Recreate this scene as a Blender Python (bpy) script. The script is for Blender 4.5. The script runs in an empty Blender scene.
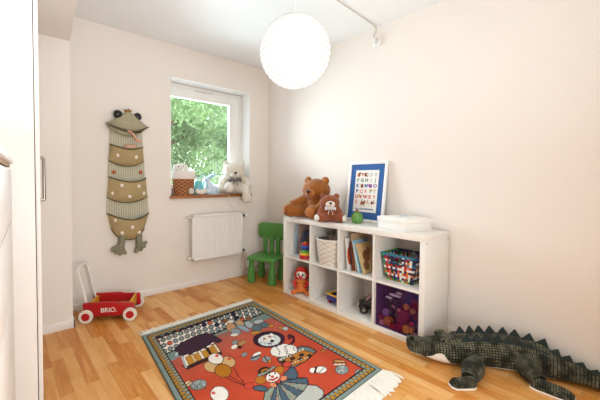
import bpy, bmesh, math, random
import numpy as np
from mathutils import Vector, Matrix, noise, Euler

random.seed(7)
sc = bpy.context.scene
C = sc.collection
PI = math.pi

# ------------------------------------------------------------------ camera
F, U0, V0 = 327.217, 272.149, 190.109            # focal length and principal point in pixels of a 600x400 frame
PITCH, YAW, ROLL = 0.0319, 0.6888, 0.0070
CAM = Vector((-2.2619, -1.0675, 1.1873))
fw = Vector((math.sin(YAW)*math.cos(PITCH), math.cos(YAW)*math.cos(PITCH), -math.sin(PITCH)))
rt = Vector((math.cos(YAW), -math.sin(YAW), 0)); up = rt.cross(fw)
rt, up = (math.cos(ROLL)*rt+math.sin(ROLL)*up), (-math.sin(ROLL)*rt+math.cos(ROLL)*up)
cd = bpy.data.cameras.new('camera'); cam = bpy.data.objects.new('camera', cd); C.objects.link(cam)
cd.sensor_fit = 'HORIZONTAL'; cd.sensor_width = 36; cd.lens = F/600*36
cd.shift_x = (300-U0)/600; cd.shift_y = (V0-200)/600
cd.clip_start = 0.02; cd.clip_end = 200
m = Matrix((rt, up, -fw)).transposed().to_4x4(); m.translation = CAM
cam.matrix_world = m
sc.camera = cam

# ------------------------------------------------------------------ light and exposure
sc.view_settings.view_transform = 'Standard'; sc.view_settings.look = 'None'
sc.view_settings.gamma = 1; sc.view_settings.use_curve_mapping = False
sc.view_settings.exposure = 0.69
w = bpy.data.worlds.new('sky'); sc.world = w; w.use_nodes = True
wn = w.node_tree.nodes; bg = wn['Background']
bg.inputs[0].default_value = (0.93, 0.98, 1.0, 1); bg.inputs[1].default_value = 3.4
W_X, B_Y, CEIL = 0.407, 2.264, 2.59               # right wall, back wall, ceiling

def area(name, loc, rot, sx, sy, power, color=(1,1,1)):
    l = bpy.data.lights.new(name, 'AREA'); l.shape = 'RECTANGLE'; l.size = sx; l.size_y = sy
    l.energy = power; l.color = color
    o = bpy.data.objects.new(name, l); C.objects.link(o); o.location = loc; o.rotation_euler = rot
    return o
# daylight entering by the window, then two added fill lights
area('window_daylight', (-0.39, B_Y+0.62, 1.70), (math.radians(-88), 0, 0), 1.3, 1.4, 66, (0.79, 0.96, 1.12))
area('ceiling_bounce_fill', (-1.75, -0.35, 1.35), (math.radians(180), 0, 0), 1.1, 1.1, 12, (0.82, 0.96, 1.10))  # unseen fill, added to brighten the ceiling
area('near_wall_fill', (-1.75, -1.70, .85), (math.radians(90), 0, math.radians(20)), 1.7, 1.1, 37, (0.88, 0.96, 1.01))  # unseen fill by the near wall, added to lift the lower room
LAMP_P = 0.5

# ------------------------------------------------------------------ helpers
def ray(u, v): return (rt*(u-U0) - up*(v-V0))/F + fw
def on(u, v, ax, val):                            # the point of a plane (floor, wall, shelf front) seen at a spot of the photograph
    k = ray(u, v); return CAM + k*((val-CAM[ax])/k[ax])

def hexc(h):
    h = h.lstrip('#'); c = [int(h[i:i+2], 16)/255 for i in (0, 2, 4)]
    return tuple((x/12.92 if x <= 0.04045 else ((x+0.055)/1.055)**2.4) for x in c)

MATS = {}
def mat(name, color, rough=0.6, var=0.06, scale=8.0, bump=0.0, bscale=60.0, metal=0.0, spec=0.5, sheen=0.0, coat=0.0):
    if name in MATS: return MATS[name]
    if isinstance(color, str): color = hexc(color)
    mt = bpy.data.materials.new(name); mt.use_nodes = True
    nt = mt.node_tree; N = nt.nodes; L = nt.links; b = N['Principled BSDF']
    tc = N.new('ShaderNodeTexCoord')
    no = N.new('ShaderNodeTexNoise'); no.inputs['Scale'].default_value = scale; no.inputs['Detail'].default_value = 4
    L.new(tc.outputs['Object'], no.inputs['Vector'])
    mx = N.new('ShaderNodeMix'); mx.data_type = 'RGBA'
    lo = [max(0, c*(1-var)) for c in color]; hi = [min(1, c*(1+var)) for c in color]
    mx.inputs[6].default_value = (*lo, 1); mx.inputs[7].default_value = (*hi, 1)
    L.new(no.outputs[0], mx.inputs[0]); L.new(mx.outputs[2], b.inputs['Base Color'])
    b.inputs['Roughness'].default_value = rough; b.inputs['Metallic'].default_value = metal
    b.inputs['Specular IOR Level'].default_value = spec
    if sheen: b.inputs['Sheen Weight'].default_value = sheen
    if coat: b.inputs['Coat Weight'].default_value = coat
    if bump:
        n2 = N.new('ShaderNodeTexNoise'); n2.inputs['Scale'].default_value = bscale; n2.inputs['Detail'].default_value = 3
        L.new(tc.outputs['Object'], n2.inputs['Vector'])
        bp = N.new('ShaderNodeBump'); bp.inputs['Strength'].default_value = bump; bp.inputs['Distance'].default_value = 0.004
        L.new(n2.outputs[0], bp.inputs['Height']); L.new(bp.outputs[0], b.inputs['Normal'])
    MATS[name] = mt
    return mt

class MB:
    """collects shapes and links them as one mesh object"""
    def __init__(s): s.bm = bmesh.new(); s.uv = s.bm.loops.layers.uv.new('UVMap')
    def _tag(s, f0, mi):
        s.bm.faces.ensure_lookup_table()
        for f in s.bm.faces[f0:]: f.material_index = mi
    def box(s, lo, hi, bev=0.0, mi=0, M=None, seg=2):
        t = bmesh.new(); bmesh.ops.create_cube(t, size=1)
        lo, hi = Vector(lo), Vector(hi); c, d = (lo+hi)/2, hi-lo
        for v in t.verts: v.co = Vector((v.co.x*d.x, v.co.y*d.y, v.co.z*d.z)) + c
        if bev: bmesh.ops.bevel(t, geom=t.edges[:], offset=min(bev, 0.49*min(d)), segments=seg, profile=0.5, affect='EDGES')
        return s.add(t, M, mi)
    def add(s, t, M=None, mi=0):
        if M is not None: t.transform(M)
        f0 = len(s.bm.faces); me = bpy.data.meshes.new('tmp'); t.to_mesh(me); t.free()
        s.bm.from_mesh(me); bpy.data.meshes.remove(me); s._tag(f0, mi); return s
    def ell(s, c, r, mi=0, M=None, n=3):
        t = bmesh.new(); bmesh.ops.create_icosphere(t, subdivisions=n, radius=1)
        r = (r, r, r) if isinstance(r, (int, float)) else r
        for v in t.verts: v.co = Vector((v.co.x*r[0], v.co.y*r[1], v.co.z*r[2]))
        if M is not None: t.transform(M)
        for v in t.verts: v.co += Vector(c)
        return s.add(t, None, mi)
    def tube(s, pts, r, n=12, mi=0, cap=True, flat=None):
        """a round bar along a path; r one radius or one per point"""
        pts = [Vector(p) for p in pts]; k = len(pts)
        rs = [r]*k if isinstance(r, (int, float)) else r
        f0 = len(s.bm.faces); rings = []; prev = None
        for i, p in enumerate(pts):
            t = (pts[min(i+1, k-1)]-pts[max(i-1, 0)]).normalized()
            a = prev - t*prev.dot(t) if prev is not None else t.orthogonal() if abs(t.z) > .9 else Vector((0, 0, 1)).cross(t)
            a.normalize(); b = t.cross(a); prev = a
            rings.append([s.bm.verts.new(p + (a*math.cos(j*2*PI/n)+b*math.sin(j*2*PI/n)*(flat or 1))*rs[i]) for j in range(n)])
        for i in range(k-1):
            for j in range(n):
                f = s.bm.faces.new((rings[i][j], rings[i][(j+1) % n], rings[i+1][(j+1) % n], rings[i+1][j]))
                for l, (uu, vv) in zip(f.loops, ((i, j), (i, j+1), (i+1, j+1), (i+1, j))): l[s.uv].uv = (uu/(k-1), vv/n)
        if cap: s.bm.faces.new(rings[0][::-1]); s.bm.faces.new(rings[-1])
        s._tag(f0, mi); return s
    def loft(s, rings, mi=0, cap=True, closed=True):
        f0 = len(s.bm.faces); V = [[s.bm.verts.new(p) for p in r] for r in rings]; n = len(V[0])
        for i in range(len(V)-1):
            for j in range(n if closed else n-1):
                f = s.bm.faces.new((V[i][j], V[i][(j+1) % n], V[i+1][(j+1) % n], V[i+1][j]))
                for l, (uu, vv) in zip(f.loops, ((i, j), (i, j+1), (i+1, j+1), (i+1, j))): l[s.uv].uv = (uu/(len(V)-1), vv/n)
        if cap and closed: s.bm.faces.new(V[0][::-1]); s.bm.faces.new(V[-1])
        s._tag(f0, mi); return s
    def lathe(s, prof, n=32, c=(0, 0, 0), mi=0, M=None, cap=True):
        c = Vector(c); R = []
        for r, z in prof:
            ring = [Vector((r*math.cos(j*2*PI/n), r*math.sin(j*2*PI/n), z)) for j in range(n)]
            R.append([(M @ p if M is not None else p)+c for p in ring])
        return s.loft(R, mi, cap)
    def prism(s, poly, d, mi=0, bev=0.0, M=None):
        """a polygon (3-D points in a plane) pushed along the vector d"""
        t = bmesh.new(); vs = [t.verts.new(p) for p in poly]; f = t.faces.new(vs)
        g = bmesh.ops.extrude_face_region(t, geom=[f]); d = Vector(d)
        for v in g['geom']:
            if isinstance(v, bmesh.types.BMVert): v.co += d
        bmesh.ops.recalc_face_normals(t, faces=t.faces[:])
        if bev: bmesh.ops.bevel(t, geom=t.edges[:], offset=bev, segments=2, profile=.5, affect='EDGES')
        return s.add(t, M, mi)
    def build(s, name, mats, parent=None, ang=40, loc=None, rot=None, recalc=False):
        if recalc: bmesh.ops.recalc_face_normals(s.bm, faces=s.bm.faces[:])
        me = bpy.data.meshes.new(name); s.bm.to_mesh(me); s.bm.free()
        for x in (mats if isinstance(mats, (list, tuple)) else [mats]): me.materials.append(x)
        me.shade_smooth(); me.set_sharp_from_angle(angle=math.radians(ang))
        o = bpy.data.objects.new(name, me); C.objects.link(o)
        if parent is not None: o.parent = parent
        if loc is not None: o.location = loc
        if rot is not None: o.rotation_euler = rot
        return o

def tag(o, label, cat, group=None):
    o['label'] = label; o['category'] = cat
    if group: o['group'] = group
    return o
def thing(name, label, cat, loc=(0, 0, 0), rz=0, group=None):
    o = bpy.data.objects.new(name, None); C.objects.link(o); o.empty_display_size = .05
    o.location = loc; o.rotation_euler = (0, 0, rz)
    return tag(o, label, cat, group)
def struct(o): o['kind'] = 'structure'; return o
def copy_tree(o, parent=None):
    c = o.copy(); C.objects.link(c)
    if parent is not None: c.parent = parent
    for ch in list(o.children): copy_tree(ch, c)
    return c

def fuse(shapes, voxel=0.008, fur=0.0, fscale=90.0, smooth=4):
    """melts ellipsoids and tubes into one continuous skin; returns a bmesh. shapes: (centre, radii, optional rotation) or ('tube', pts, radii)"""
    b = MB()
    for sh in shapes:
        if sh[0] == 'tube': b.tube(sh[1], sh[2], n=14)
        else: b.ell(sh[0], sh[1], M=sh[2] if len(sh) > 2 else None)
    me = bpy.data.meshes.new('fuse'); b.bm.to_mesh(me); b.bm.free()
    o = bpy.data.objects.new('fuse', me); C.objects.link(o)
    r = o.modifiers.new('r', 'REMESH'); r.mode = 'VOXEL'; r.voxel_size = voxel
    s_ = o.modifiers.new('s', 'SMOOTH'); s_.iterations = smooth; s_.factor = .5
    dg = bpy.context.evaluated_depsgraph_get(); ev = o.evaluated_get(dg)
    me2 = bpy.data.meshes.new_from_object(ev)
    bpy.data.objects.remove(o); bpy.data.meshes.remove(me)
    t = bmesh.new(); t.from_mesh(me2); bpy.data.meshes.remove(me2)
    if fur:
        t.normal_update()
        offs = [v.normal*fur*(noise.noise(v.co*fscale)+.6*noise.noise(v.co*fscale*2.3)) for v in t.verts]
        for v, d in zip(t.verts, offs): v.co += d
    return t
def plush(name, shapes, mt, parent, voxel=0.008, fur=0.003, fscale=90, smooth=4):
    b = MB(); b.add(fuse(shapes, voxel, fur, fscale, smooth)); return b.build(name, mt, parent, ang=180)
def RX(a): return Matrix.Rotation(a, 4, 'X')
def RY(a): return Matrix.Rotation(a, 4, 'Y')
def RZ(a): return Matrix.Rotation(a, 4, 'Z')
def T(*a): return Matrix.Translation(Vector(a))
def arc(pts, n=24):
    """Catmull-Rom through the points"""
    P = [Vector(p) for p in pts]; P = [2*P[0]-P[1]]+P+[2*P[-1]-P[-2]]; out = []
    segs = len(P)-3
    for i in range(n+1):
        u = i/n*segs; k = min(int(u), segs-1); f = u-k; a, b, c, d = P[k:k+4]
        out.append(.5*((2*b)+(c-a)*f+(2*a-5*b+4*c-d)*f*f+(3*b-a-3*c+d)*f**3))
    return out
def text_mesh(s, size, depth, bold=0.0, align='CENTER'):
    cu = bpy.data.curves.new('t', 'FONT'); cu.body = s; cu.size = size; cu.extrude = depth; cu.offset = bold; cu.align_x = align; cu.align_y = 'CENTER'
    o = bpy.data.objects.new('t', cu); C.objects.link(o)
    me = bpy.data.meshes.new_from_object(o.evaluated_get(bpy.context.evaluated_depsgraph_get()))
    bpy.data.objects.remove(o); bpy.data.curves.remove(cu)
    t = bmesh.new(); t.from_mesh(me); bpy.data.meshes.remove(me); return t

# ------------------------------------------------------------------ surface materials
M_wall = mat('peach_wall_paint', '#f0e6dc', .85, .015, 3, .05, 220)
M_ceil = mat('ceiling_paint', '#f3f2f1', .9, .01, 3, .05, 200)
M_trim = mat('white_trim_paint', '#f1ebe4', .45, .02)
M_white = mat('white_lacquer', '#f3efe9', .35, .015)
M_shelf = mat('white_foil', '#f1ece4', .4, .02)
M_gap = mat('dark_gap', '#8d8680', .8, .05)
M_steel = mat('brushed_steel', '#948b80', .32, .05, 30, metal=1)
M_black = mat('black_plastic', '#161417', .35, .1)
M_plaster = mat('window_reveal_plaster', '#f6f4f0', .8, .01)

def floor_material():
    mt = bpy.data.materials.new('oak_strip_parquet'); mt.use_nodes = True
    nt = mt.node_tree; N = nt.nodes; L = nt.links; b = N['Principled BSDF']
    def math_(op, a, bb=None, c=None):
        n = N.new('ShaderNodeMath'); n.operation = op
        for i, x in enumerate((a, bb, c)):
            if x is None: continue
            if isinstance(x, (int, float)): n.inputs[i].default_value = x
            else: L.new(x, n.inputs[i])
        return n.outputs[0]
    tc = N.new('ShaderNodeTexCoord'); sp = N.new('ShaderNodeSeparateXYZ'); L.new(tc.outputs['Object'], sp.inputs[0])
    X, Y = sp.outputs[0], sp.outputs[1]
    wd = 0.068
    xs = math_('DIVIDE', X, wd); ix = math_('FLOOR', xs); fx = math_('FRACT', xs)
    wn1 = N.new('ShaderNodeTexWhiteNoise'); wn1.noise_dimensions = '1D'; L.new(ix, wn1.inputs['W'])
    ys = math_('ADD', math_('DIVIDE', Y, 0.44), math_('MULTIPLY', wn1.outputs[0], 7.3)); iy = math_('FLOOR', ys); fy = math_('FRACT', ys)
    cm = N.new('ShaderNodeCombineXYZ'); L.new(ix, cm.inputs[0]); L.new(iy, cm.inputs[1])
    wn2 = N.new('ShaderNodeTexWhiteNoise'); wn2.noise_dimensions = '2D'; L.new(cm.outputs[0], wn2.inputs['Vector'])
    # grain, shifted per strip
    mp = N.new('ShaderNodeCombineXYZ')
    L.new(math_('MULTIPLY', X, 26), mp.inputs[0]); L.new(math_('ADD', math_('MULTIPLY', Y, 2.6), math_('MULTIPLY', wn2.outputs[0], 40)), mp.inputs[1]); L.new(math_('MULTIPLY', wn2.outputs[0], 9), mp.inputs[2])
    g = N.new('ShaderNodeTexNoise'); g.inputs['Scale'].default_value = 1.0; g.inputs['Detail'].default_value = 6; g.inputs['Distortion'].default_value = 1.2
    L.new(mp.outputs[0], g.inputs['Vector'])
    g2 = N.new('ShaderNodeTexNoise'); g2.inputs['Scale'].default_value = 6.0; g2.inputs['Detail'].default_value = 3
    L.new(mp.outputs[0], g2.inputs['Vector'])
    fac = math_('ADD', math_('MULTIPLY', wn2.outputs[0], .44), math_('ADD', math_('MULTIPLY', g.outputs[0], .58), math_('MULTIPLY', g2.outputs[0], .16)))
    cr = N.new('ShaderNodeValToRGB'); e = cr.color_ramp.elements
    e[0].position = .20; e[0].color = (*hexc('#b26217'), 1); e[1].position = .92; e[1].color = (*hexc('#f2c283'), 1)
    x = e.new(.42); x.color = (*hexc('#d18436'), 1); x = e.new(.62); x.color = (*hexc('#e2a157'), 1)
    L.new(fac, cr.inputs[0])
    gx = math_('LESS_THAN', fx, .018); gy = math_('LESS_THAN', fy, .005); gap = math_('MAXIMUM', gx, gy)
    mx = N.new('ShaderNodeMix'); mx.data_type = 'RGBA'; L.new(math_('MULTIPLY', gap, .45), mx.inputs[0]); L.new(cr.outputs[0], mx.inputs[6]); mx.inputs[7].default_value = (*hexc('#7a4b22'), 1)
    L.new(mx.outputs[2], b.inputs['Base Color'])
    b.inputs['Roughness'].default_value = .34; b.inputs['Specular IOR Level'].default_value = .4
    bp = N.new('ShaderNodeBump'); bp.inputs['Strength'].default_value = .12; bp.inputs['Distance'].default_value = .002
    L.new(math_('SUBTRACT', g.outputs[0], gap), bp.inputs['Height']); L.new(bp.outputs[0], b.inputs['Normal'])
    return mt

# ------------------------------------------------------------------ the room
XL, YN = -2.86, -1.75
b = MB(); b.box((XL-.1, YN-.6, -.12), (W_X+.1, B_Y+.1, 0)); struct(b.build('floor', floor_material()))
b = MB(); b.box((XL-.1, YN-.1, CEIL), (W_X+.1, B_Y+.1, CEIL+.12)); struct(b.build('ceiling', M_ceil))
OX0, OX1, OZ0, OZ1 = -0.90, 0.115, 0.985, 2.255     # window opening
b = MB(); b.box((XL-.1, B_Y, 0), (OX0, B_Y+.18, CEIL)); b.box((OX1, B_Y, 0), (W_X+.1, B_Y+.18, CEIL))
b.box((OX0, B_Y, 0), (OX1, B_Y+.18, OZ0)); b.box((OX0, B_Y, OZ1), (OX1, B_Y+.18, CEIL))
# outer leaf with the rebate the window stands in
b.box((XL-.1, B_Y+.18, 0), (-.97, B_Y+.32, CEIL)); b.box((OX1+.01, B_Y+.18, 0), (W_X+.1, B_Y+.32, CEIL))
b.box((-.97, B_Y+.18, 0), (OX1+.01, B_Y+.32, OZ0-.01)); b.box((-.97, B_Y+.18, OZ1), (OX1+.01, B_Y+.32, CEIL))
struct(b.build('wall_back', M_wall, ang=20))
b = MB(); b.box((W_X, YN-.1, 0), (W_X+.15, B_Y, CEIL)); struct(b.build('wall_right', M_wall, ang=20))
b = MB(); b.box((XL-.15, YN-.1, 0), (XL, B_Y, CEIL)); struct(b.build('wall_left', M_wall, ang=20))
b = MB(); b.box((XL, YN-.12, 0), (W_X, YN, CEIL)); struct(b.build('wall_near', M_wall, ang=20))
# boxed-in corner behind the wardrobe and the lowered ceiling strip over it
PX, PY = -1.846, 1.921
b = MB(); b.box((XL, PY, 0), (PX, B_Y, 2.25)); struct(b.build('wall_alcove', M_wall, ang=20))
b = MB(); b.prism([(XL, YN, 2.25), (-2.13, YN, 2.25), (-1.904, 1.21, 2.25), (PX, PY, 2.25), (PX, B_Y, 2.25), (XL, B_Y, 2.25)], (0, 0, CEIL-2.25)); struct(b.build('ceiling_bulkhead', M_wall, ang=20))
def base(name, lo, hi):
    b = MB(); b.box(lo, hi, .004); return struct(b.build(name, M_trim))
base('baseboard_back', (PX, B_Y-.013, 0), (W_X, B_Y, .068))
base('baseboard_right', (W_X-.013, YN, 0), (W_X, B_Y-.013, .068))
b = MB(); b.box((XL, PY-.013, 0), (PX+.013, PY, .064), .003); b.box((PX, PY-.013, 0), (PX+.013, B_Y-.013, .064), .003)
struct(b.build('baseboard_alcove', M_trim))
# ---- window
win = struct(bpy.data.objects.new('window_1', None)); C.objects.link(win); win.location = (0, 0, 0)
fx0, fx1, fz0, fz1, fy = -.965, OX1, OZ0, OZ1-.005, B_Y+.185
def frame4(name, x0, x1, z0, z1, y0, y1, tl, tr, tt, tb, mt, bev=.004):
    b = MB(); b.box((x0, y0, z0), (x0+tl, y1, z1), bev); b.box((x1-tr, y0, z0), (x1, y1, z1), bev)
    b.box((x0+tl, y0, z1-tt), (x1-tr, y1, z1), bev); b.box((x0+tl, y0, z0), (x1-tr, y1, z0+tb), bev)
    return b.build(name, mt, win)
frame4('window_casing', fx0, fx1, fz0, fz1, fy, fy+.11, .05, .055, .05, .05, M_trim)
sash = frame4('window_sash', fx0+.0505, fx1-.0555, fz0+.0505, fz1-.0505, fy-.015, fy+.022, .09, .131, .10, .09, M_white, .002)
gm = bpy.data.materials.new('window_glass'); gm.use_nodes = True
N = gm.node_tree.nodes; L = gm.node_tree.links; N.remove(N['Principled BSDF'])
tr_ = N.new('ShaderNodeBsdfTransparent'); tr_.inputs[0].default_value = (.97, .99, .98, 1); gl = N.new('ShaderNodeBsdfGlossy'); gl.inputs['Roughness'].default_value = .02
fr = N.new('ShaderNodeFresnel'); fr.inputs[0].default_value = 1.45; ms = N.new('ShaderNodeMixShader')
L.new(fr.outputs[0], ms.inputs[0]); L.new(tr_.outputs[0], ms.inputs[1]); L.new(gl.outputs[0], ms.inputs[2]); L.new(ms.outputs[0], N['Material Output'].inputs[0])
b = MB(); b.box((fx0+.14, fy+.004, fz0+.14), (fx1-.18, fy+.010, fz1-.145)); b.build('window_pane', gm, win)
b = MB(); b.box((-.55, fy-.018, fz1-.058), (-.30, fy-.001, fz1-.046), .002); b.box((-.54, fy-.02, fz1-.054), (-.31, fy-.017, fz1-.05), 0, 1)
b.build('vent_slot', [M_white, M_gap], win)
M_sill = mat('brown_varnished_wood', '#a4622f', .35, .15, 14, .05)
b = MB(); b.box((OX0-.015, B_Y-.032, OZ0-.004), (OX1+.015, B_Y, OZ0+.026), .004); b.box((OX0+.001, B_Y, OZ0-.0), (OX1-.001, B_Y+.184, OZ0+.026))
b.build('window_sill', M_sill, win)
SILL = OZ0+.026
b = MB()
for lo, hi in (((OX0, B_Y+.001, SILL), (OX0+.004, B_Y+.18, OZ1)), ((OX1-.004, B_Y+.001, SILL), (OX1, B_Y+.18, OZ1)), ((OX0, B_Y+.001, OZ1-.004), (OX1, B_Y+.18, OZ1))): b.box(lo, hi)
b.build('window_reveal', M_plaster, win)

def wb(b, name, mats, parent, root, ang=40):
    """builds a part from world coordinates under an unrotated root"""
    bmesh.ops.translate(b.bm, verts=b.bm.verts[:], vec=-root.location)
    return b.build(name, mats, parent, ang)

M_ward = mat('cream_white_lacquer', '#e6dfd7', .4, .015)
# ------------------------------------------------------------------ wardrobe and chest by the left wall
WX, WY0, WY1 = -2.134, .70, 1.88
t = thing('wardrobe', 'tall white wardrobe with a slim vertical bar handle, at the left edge', 'wardrobe', (-2.45, 1.28, 0))
b = MB(); b.box((-2.75, WY0, 0), (WX-.0195, WY0+.018, 2.235), .001); b.box((-2.75, WY1-.018, 0), (WX-.0195, WY1, 2.235), .001)
b.box((-2.75, WY0+.018, 2.217), (WX-.0195, WY1-.018, 2.235)); b.box((-2.75, WY0+.018, .06), (WX-.0195, WY1-.018, .078)); b.box((-2.75, WY0+.018, .078), (-2.74, WY1-.018, 2.217)); b.box((-2.7, WY0+.018, 0), (WX-.06, WY1-.018, .06))
wb(b, 'carcass', M_ward, t, t)
ymid = (WY0+WY1)/2
for k, (y0, y1) in enumerate(((WY0, ymid-.002), (ymid+.002, WY1))):
    b = MB(); b.box((WX-.0165, y0, .06), (WX, y1, 2.23), .0015); dr = wb(b, 'door', M_ward, t, t)
    hy = y0+.05 if k == 0 else y1-.05
    b = MB(); b.tube([(WX-.001, hy, 1.088), (WX+.016, hy, 1.088), (WX+.018, hy, 1.093), (WX+.018, hy, 1.275), (WX+.016, hy, 1.28), (WX-.001, hy, 1.28)], .007, n=10)
    wb(b, 'handle', M_steel, dr, t)
CH_A = math.radians(-2.9)
t = thing('chest_of_drawers', 'white chest of drawers with narrow shadow gaps, in front of the wardrobe side', 'chest of drawers', (-2.233, .60, 0), CH_A)
# local frame: x = out of the front (front plane at 0), y = along the front, far end at 0
b = MB(); b.box((-.46, -.80, 0), (-.022, -.782, 1.228)); b.box((-.46, -.018, 0), (-.022, 0, 1.228)); b.box((-.46, -.782, 0), (-.45, -.018, 1.228)); b.box((-.45, -.782, 0), (-.05, -.018, .04)); b.box((-.45, -.782, .04), (-.04, -.018, 1.22))
b.build('carcass', M_ward, t)
b = MB(); b.box((-.465, -.805, 1.243), (.004, .004, 1.262), .002); b.build('top', M_ward, t)
b = MB(); b.box((-.46, -.79, 1.2285), (-.006, -.006, 1.2425)); b.build('shadow_gap', mat('gap_shade_brown', '#a58257', .6, .1, 20), t)  # brown strip painting the shade under the overhanging top
zs = [.035, .300, .545, .787, 1.022, 1.224]
for i in range(5):
    b = MB(); b.box((-.0215, -.80, zs[i]+.004), (-.002, 0, zs[i+1]-.004), .002); b.build('drawer', M_ward, t)

# ------------------------------------------------------------------ frog wall organiser
FY = B_Y - .004
def fp(u, v, d=0): p = on(u-1.8, v, 1, FY); p.y = FY - d; return p
M_olive = mat('olive_canvas', '#aca078', .9, .1, 22, .2, 240)
M_olive2 = mat('sage_canvas', '#a9a083', .9, .08, 22, .2, 240)
M_tan = mat('tan_canvas', '#b39c70', .9, .12, 16, .25, 200)
M_cream = mat('cream_fabric', '#f3e9da', .9, .04)
M_peach = mat('peach_felt', '#eba587', .9, .08)
M_button = mat('rust_button', '#b3572f', .5, .1)
M_seam = mat('dark_seam', '#5c5436', .9, .1)
M_leg = mat('grey_green_canvas', '#8a8770', .9, .1, 22, .2, 240)
def stripes_mat():
    mt = bpy.data.materials.new('ticking_stripe_cotton'); mt.use_nodes = True
    N = mt.node_tree.nodes; L = mt.node_tree.links; b = N['Principled BSDF']; b.inputs['Roughness'].default_value = .9
    tc = N.new('ShaderNodeTexCoord'); wv = N.new('ShaderNodeTexWave'); wv.bands_direction = 'X'; wv.inputs['Scale'].default_value = 15; wv.inputs['Distortion'].default_value = .6; wv.inputs['Detail'].default_value = 1
    L.new(tc.outputs['Object'], wv.inputs['Vector']); cr = N.new('ShaderNodeValToRGB'); e = cr.color_ramp.elements
    e[0].position = .06; e[0].color = (*hexc('#a09a80'), 1); e[1].position = .2; e[1].color = (*hexc('#cbc5ad'), 1)
    L.new(wv.outputs[0], cr.inputs[0]); L.new(cr.outputs[0], b.inputs['Base Color']); return mt
t = thing('frog_wall_organizer', 'frog shaped fabric organizer with three pockets hanging on the peach wall', 'wall organizer', (-1.33, FY, .46))
outl = [(111.5, 128), (110.5, 160), (109, 190), (108.3, 214), (111, 224), (115, 232), (121, 237.5), (128, 239), (136, 238), (143, 233.5), (147.5, 223), (150, 212), (148.6, 193), (146.5, 175), (144.5, 150), (143.3, 128)]
b = MB(); b.prism([fp(u, v, .002) for u, v in outl], (0, -.012, 0), 0, .003); wb(b, 'back_panel', stripes_mat(), t, t)
def sheet(top, bot, bulge, d0=.015, n=18, mrow=10, pw=.6):
    """pocket front hung between two curves, pushed out from the wall, with a hemmed top"""
    A = arc(top, n); Z = arc(bot, n); R = []
    for j in range(mrow+1):
        f = j/mrow; row = []
        for i in range(n+1):
            a = i/n; p = A[i].lerp(Z[i], f)
            k = (math.sin(PI*a))**pw*(1-.75*f**3)
            k2 = .006*noise.noise(Vector((a*5, f*3, bulge*90)))*math.sin(PI*a)
            p.y = FY - d0 - bulge*k - k2; row.append(p)
        R.append(row)
    return R
pk = [([(111.2, 144.5), (118, 147.5), (127, 150), (136, 149.5), (144.2, 147.5)], [(110, 160.5), (119, 164.8), (128, 166.3), (137, 165.2), (144.8, 161.5)], .075, [(118, 155.5), (135.8, 157.5)]),
      ([(110, 177), (119, 180.3), (130, 182), (139, 181), (147, 178.3)], [(108.4, 197.3), (117, 201), (127.5, 202.4), (138, 201), (148.8, 196.5)], .08, [(121, 185.5), (138, 186), (113.5, 193), (129.3, 196), (144, 193)]),
      ([(109, 213.7), (118, 217), (130, 219), (140, 217.5), (150, 213)], [(112.5, 228), (118, 235.5), (127.5, 239), (137, 237.7), (145.5, 229)], .08, [(115.8, 219.5), (131.5, 226), (122, 232), (139, 231.5)])]
for top, bot, bl, dots in pk:
    R = sheet([fp(*p) for p in top], [fp(*p) for p in bot], bl)
    b = MB(); V = [[b.bm.verts.new(p) for p in r] for r in R]
    for j in range(len(V)-1):
        for i in range(len(V[0])-1): b.bm.faces.new((V[j][i], V[j][i+1], V[j+1][i+1], V[j+1][i]))
    bmesh.ops.recalc_face_normals(b.bm, faces=b.bm.faces[:])
    bmesh.ops.solidify(b.bm, geom=b.bm.faces[:], thickness=.004)
    for f in b.bm.faces: f.material_index = 0
    for (u, v) in dots:                          # sewn polka dots on the canvas
        q = fp(u, v); best = min((p for r in R for p in r), key=lambda p: (p.x-q.x)**2+(p.z-q.z)**2)
        b.ell((q.x, best.y-.002, q.z), (.016, .005, .018), 1, n=2)
    p_ = wb(b, 'pocket', [M_tan, M_cream], t, t, 60)
    b = MB(); b.tube([p+Vector((0, -.002, .001)) for p in R[0]], .006, n=8); b.tube([p+Vector((0, -.002, 0)) for p in R[-1]], .005, n=8)
    wb(b, 'piping', M_seam, p_, t)
# head: upper and lower jaw, stuffed
def pad(poly, d, y0, name, mt, root, bev=.012):
    b = MB(); b.prism([fp(u, v, y0) for u, v in poly], (0, -d, 0), 0, bev); return wb(b, name, mt, root, root, 50)
upper = [(105.6, 123.6), (112, 121.5), (119, 117.5), (124, 113.6), (128, 112.6), (132, 113.8), (137, 118.5), (143, 124), (148, 127.4), (144, 129.6), (138, 131.6), (131, 131.6), (124, 130.3), (115, 127.4), (109, 125.3)]
lower = [(105.8, 124.5), (110, 127), (117, 129.4), (125, 132), (132, 133), (139, 132.4), (147.6, 128.4), (144, 131.8), (139, 134.6), (132, 136.6), (127, 136.6), (120, 134.2), (113, 130.6)]
lo = pad(lower, .045, .014, 'lower_jaw', M_olive2, t)
hd = pad(upper, .065, .014, 'head', M_olive2, t, .02)
hd['label'] = 'sage green stuffed frog head'
mouth = arc([fp(105.8, 124.3, .075), fp(115, 128, .08), fp(124, 131, .082), (fp(131, 132.2, .082)), fp(138, 132.2, .082), fp(148, 127.9, .075)], 24)
b = MB(); b.tube(mouth, .006, n=8); wb(b, 'mouth_seam', M_seam, hd, t)
for u, v, r in ((118.2, 115.0, .040), (137.8, 117.6, .037)):
    b = MB(); p = fp(u, v, .05); b.ell(p, (r, r*.9, r*1.05)); wb(b, 'eye', mat('glossy_black_eye', '#15151b', .12, .05), t, t)
b = MB()
cw = [(125.6, 113.2), (125.2, 109.8), (127.2, 111.6), (128.6, 109.2), (130, 111.6), (131.8, 110.2), (131.4, 113.4)]
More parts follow.
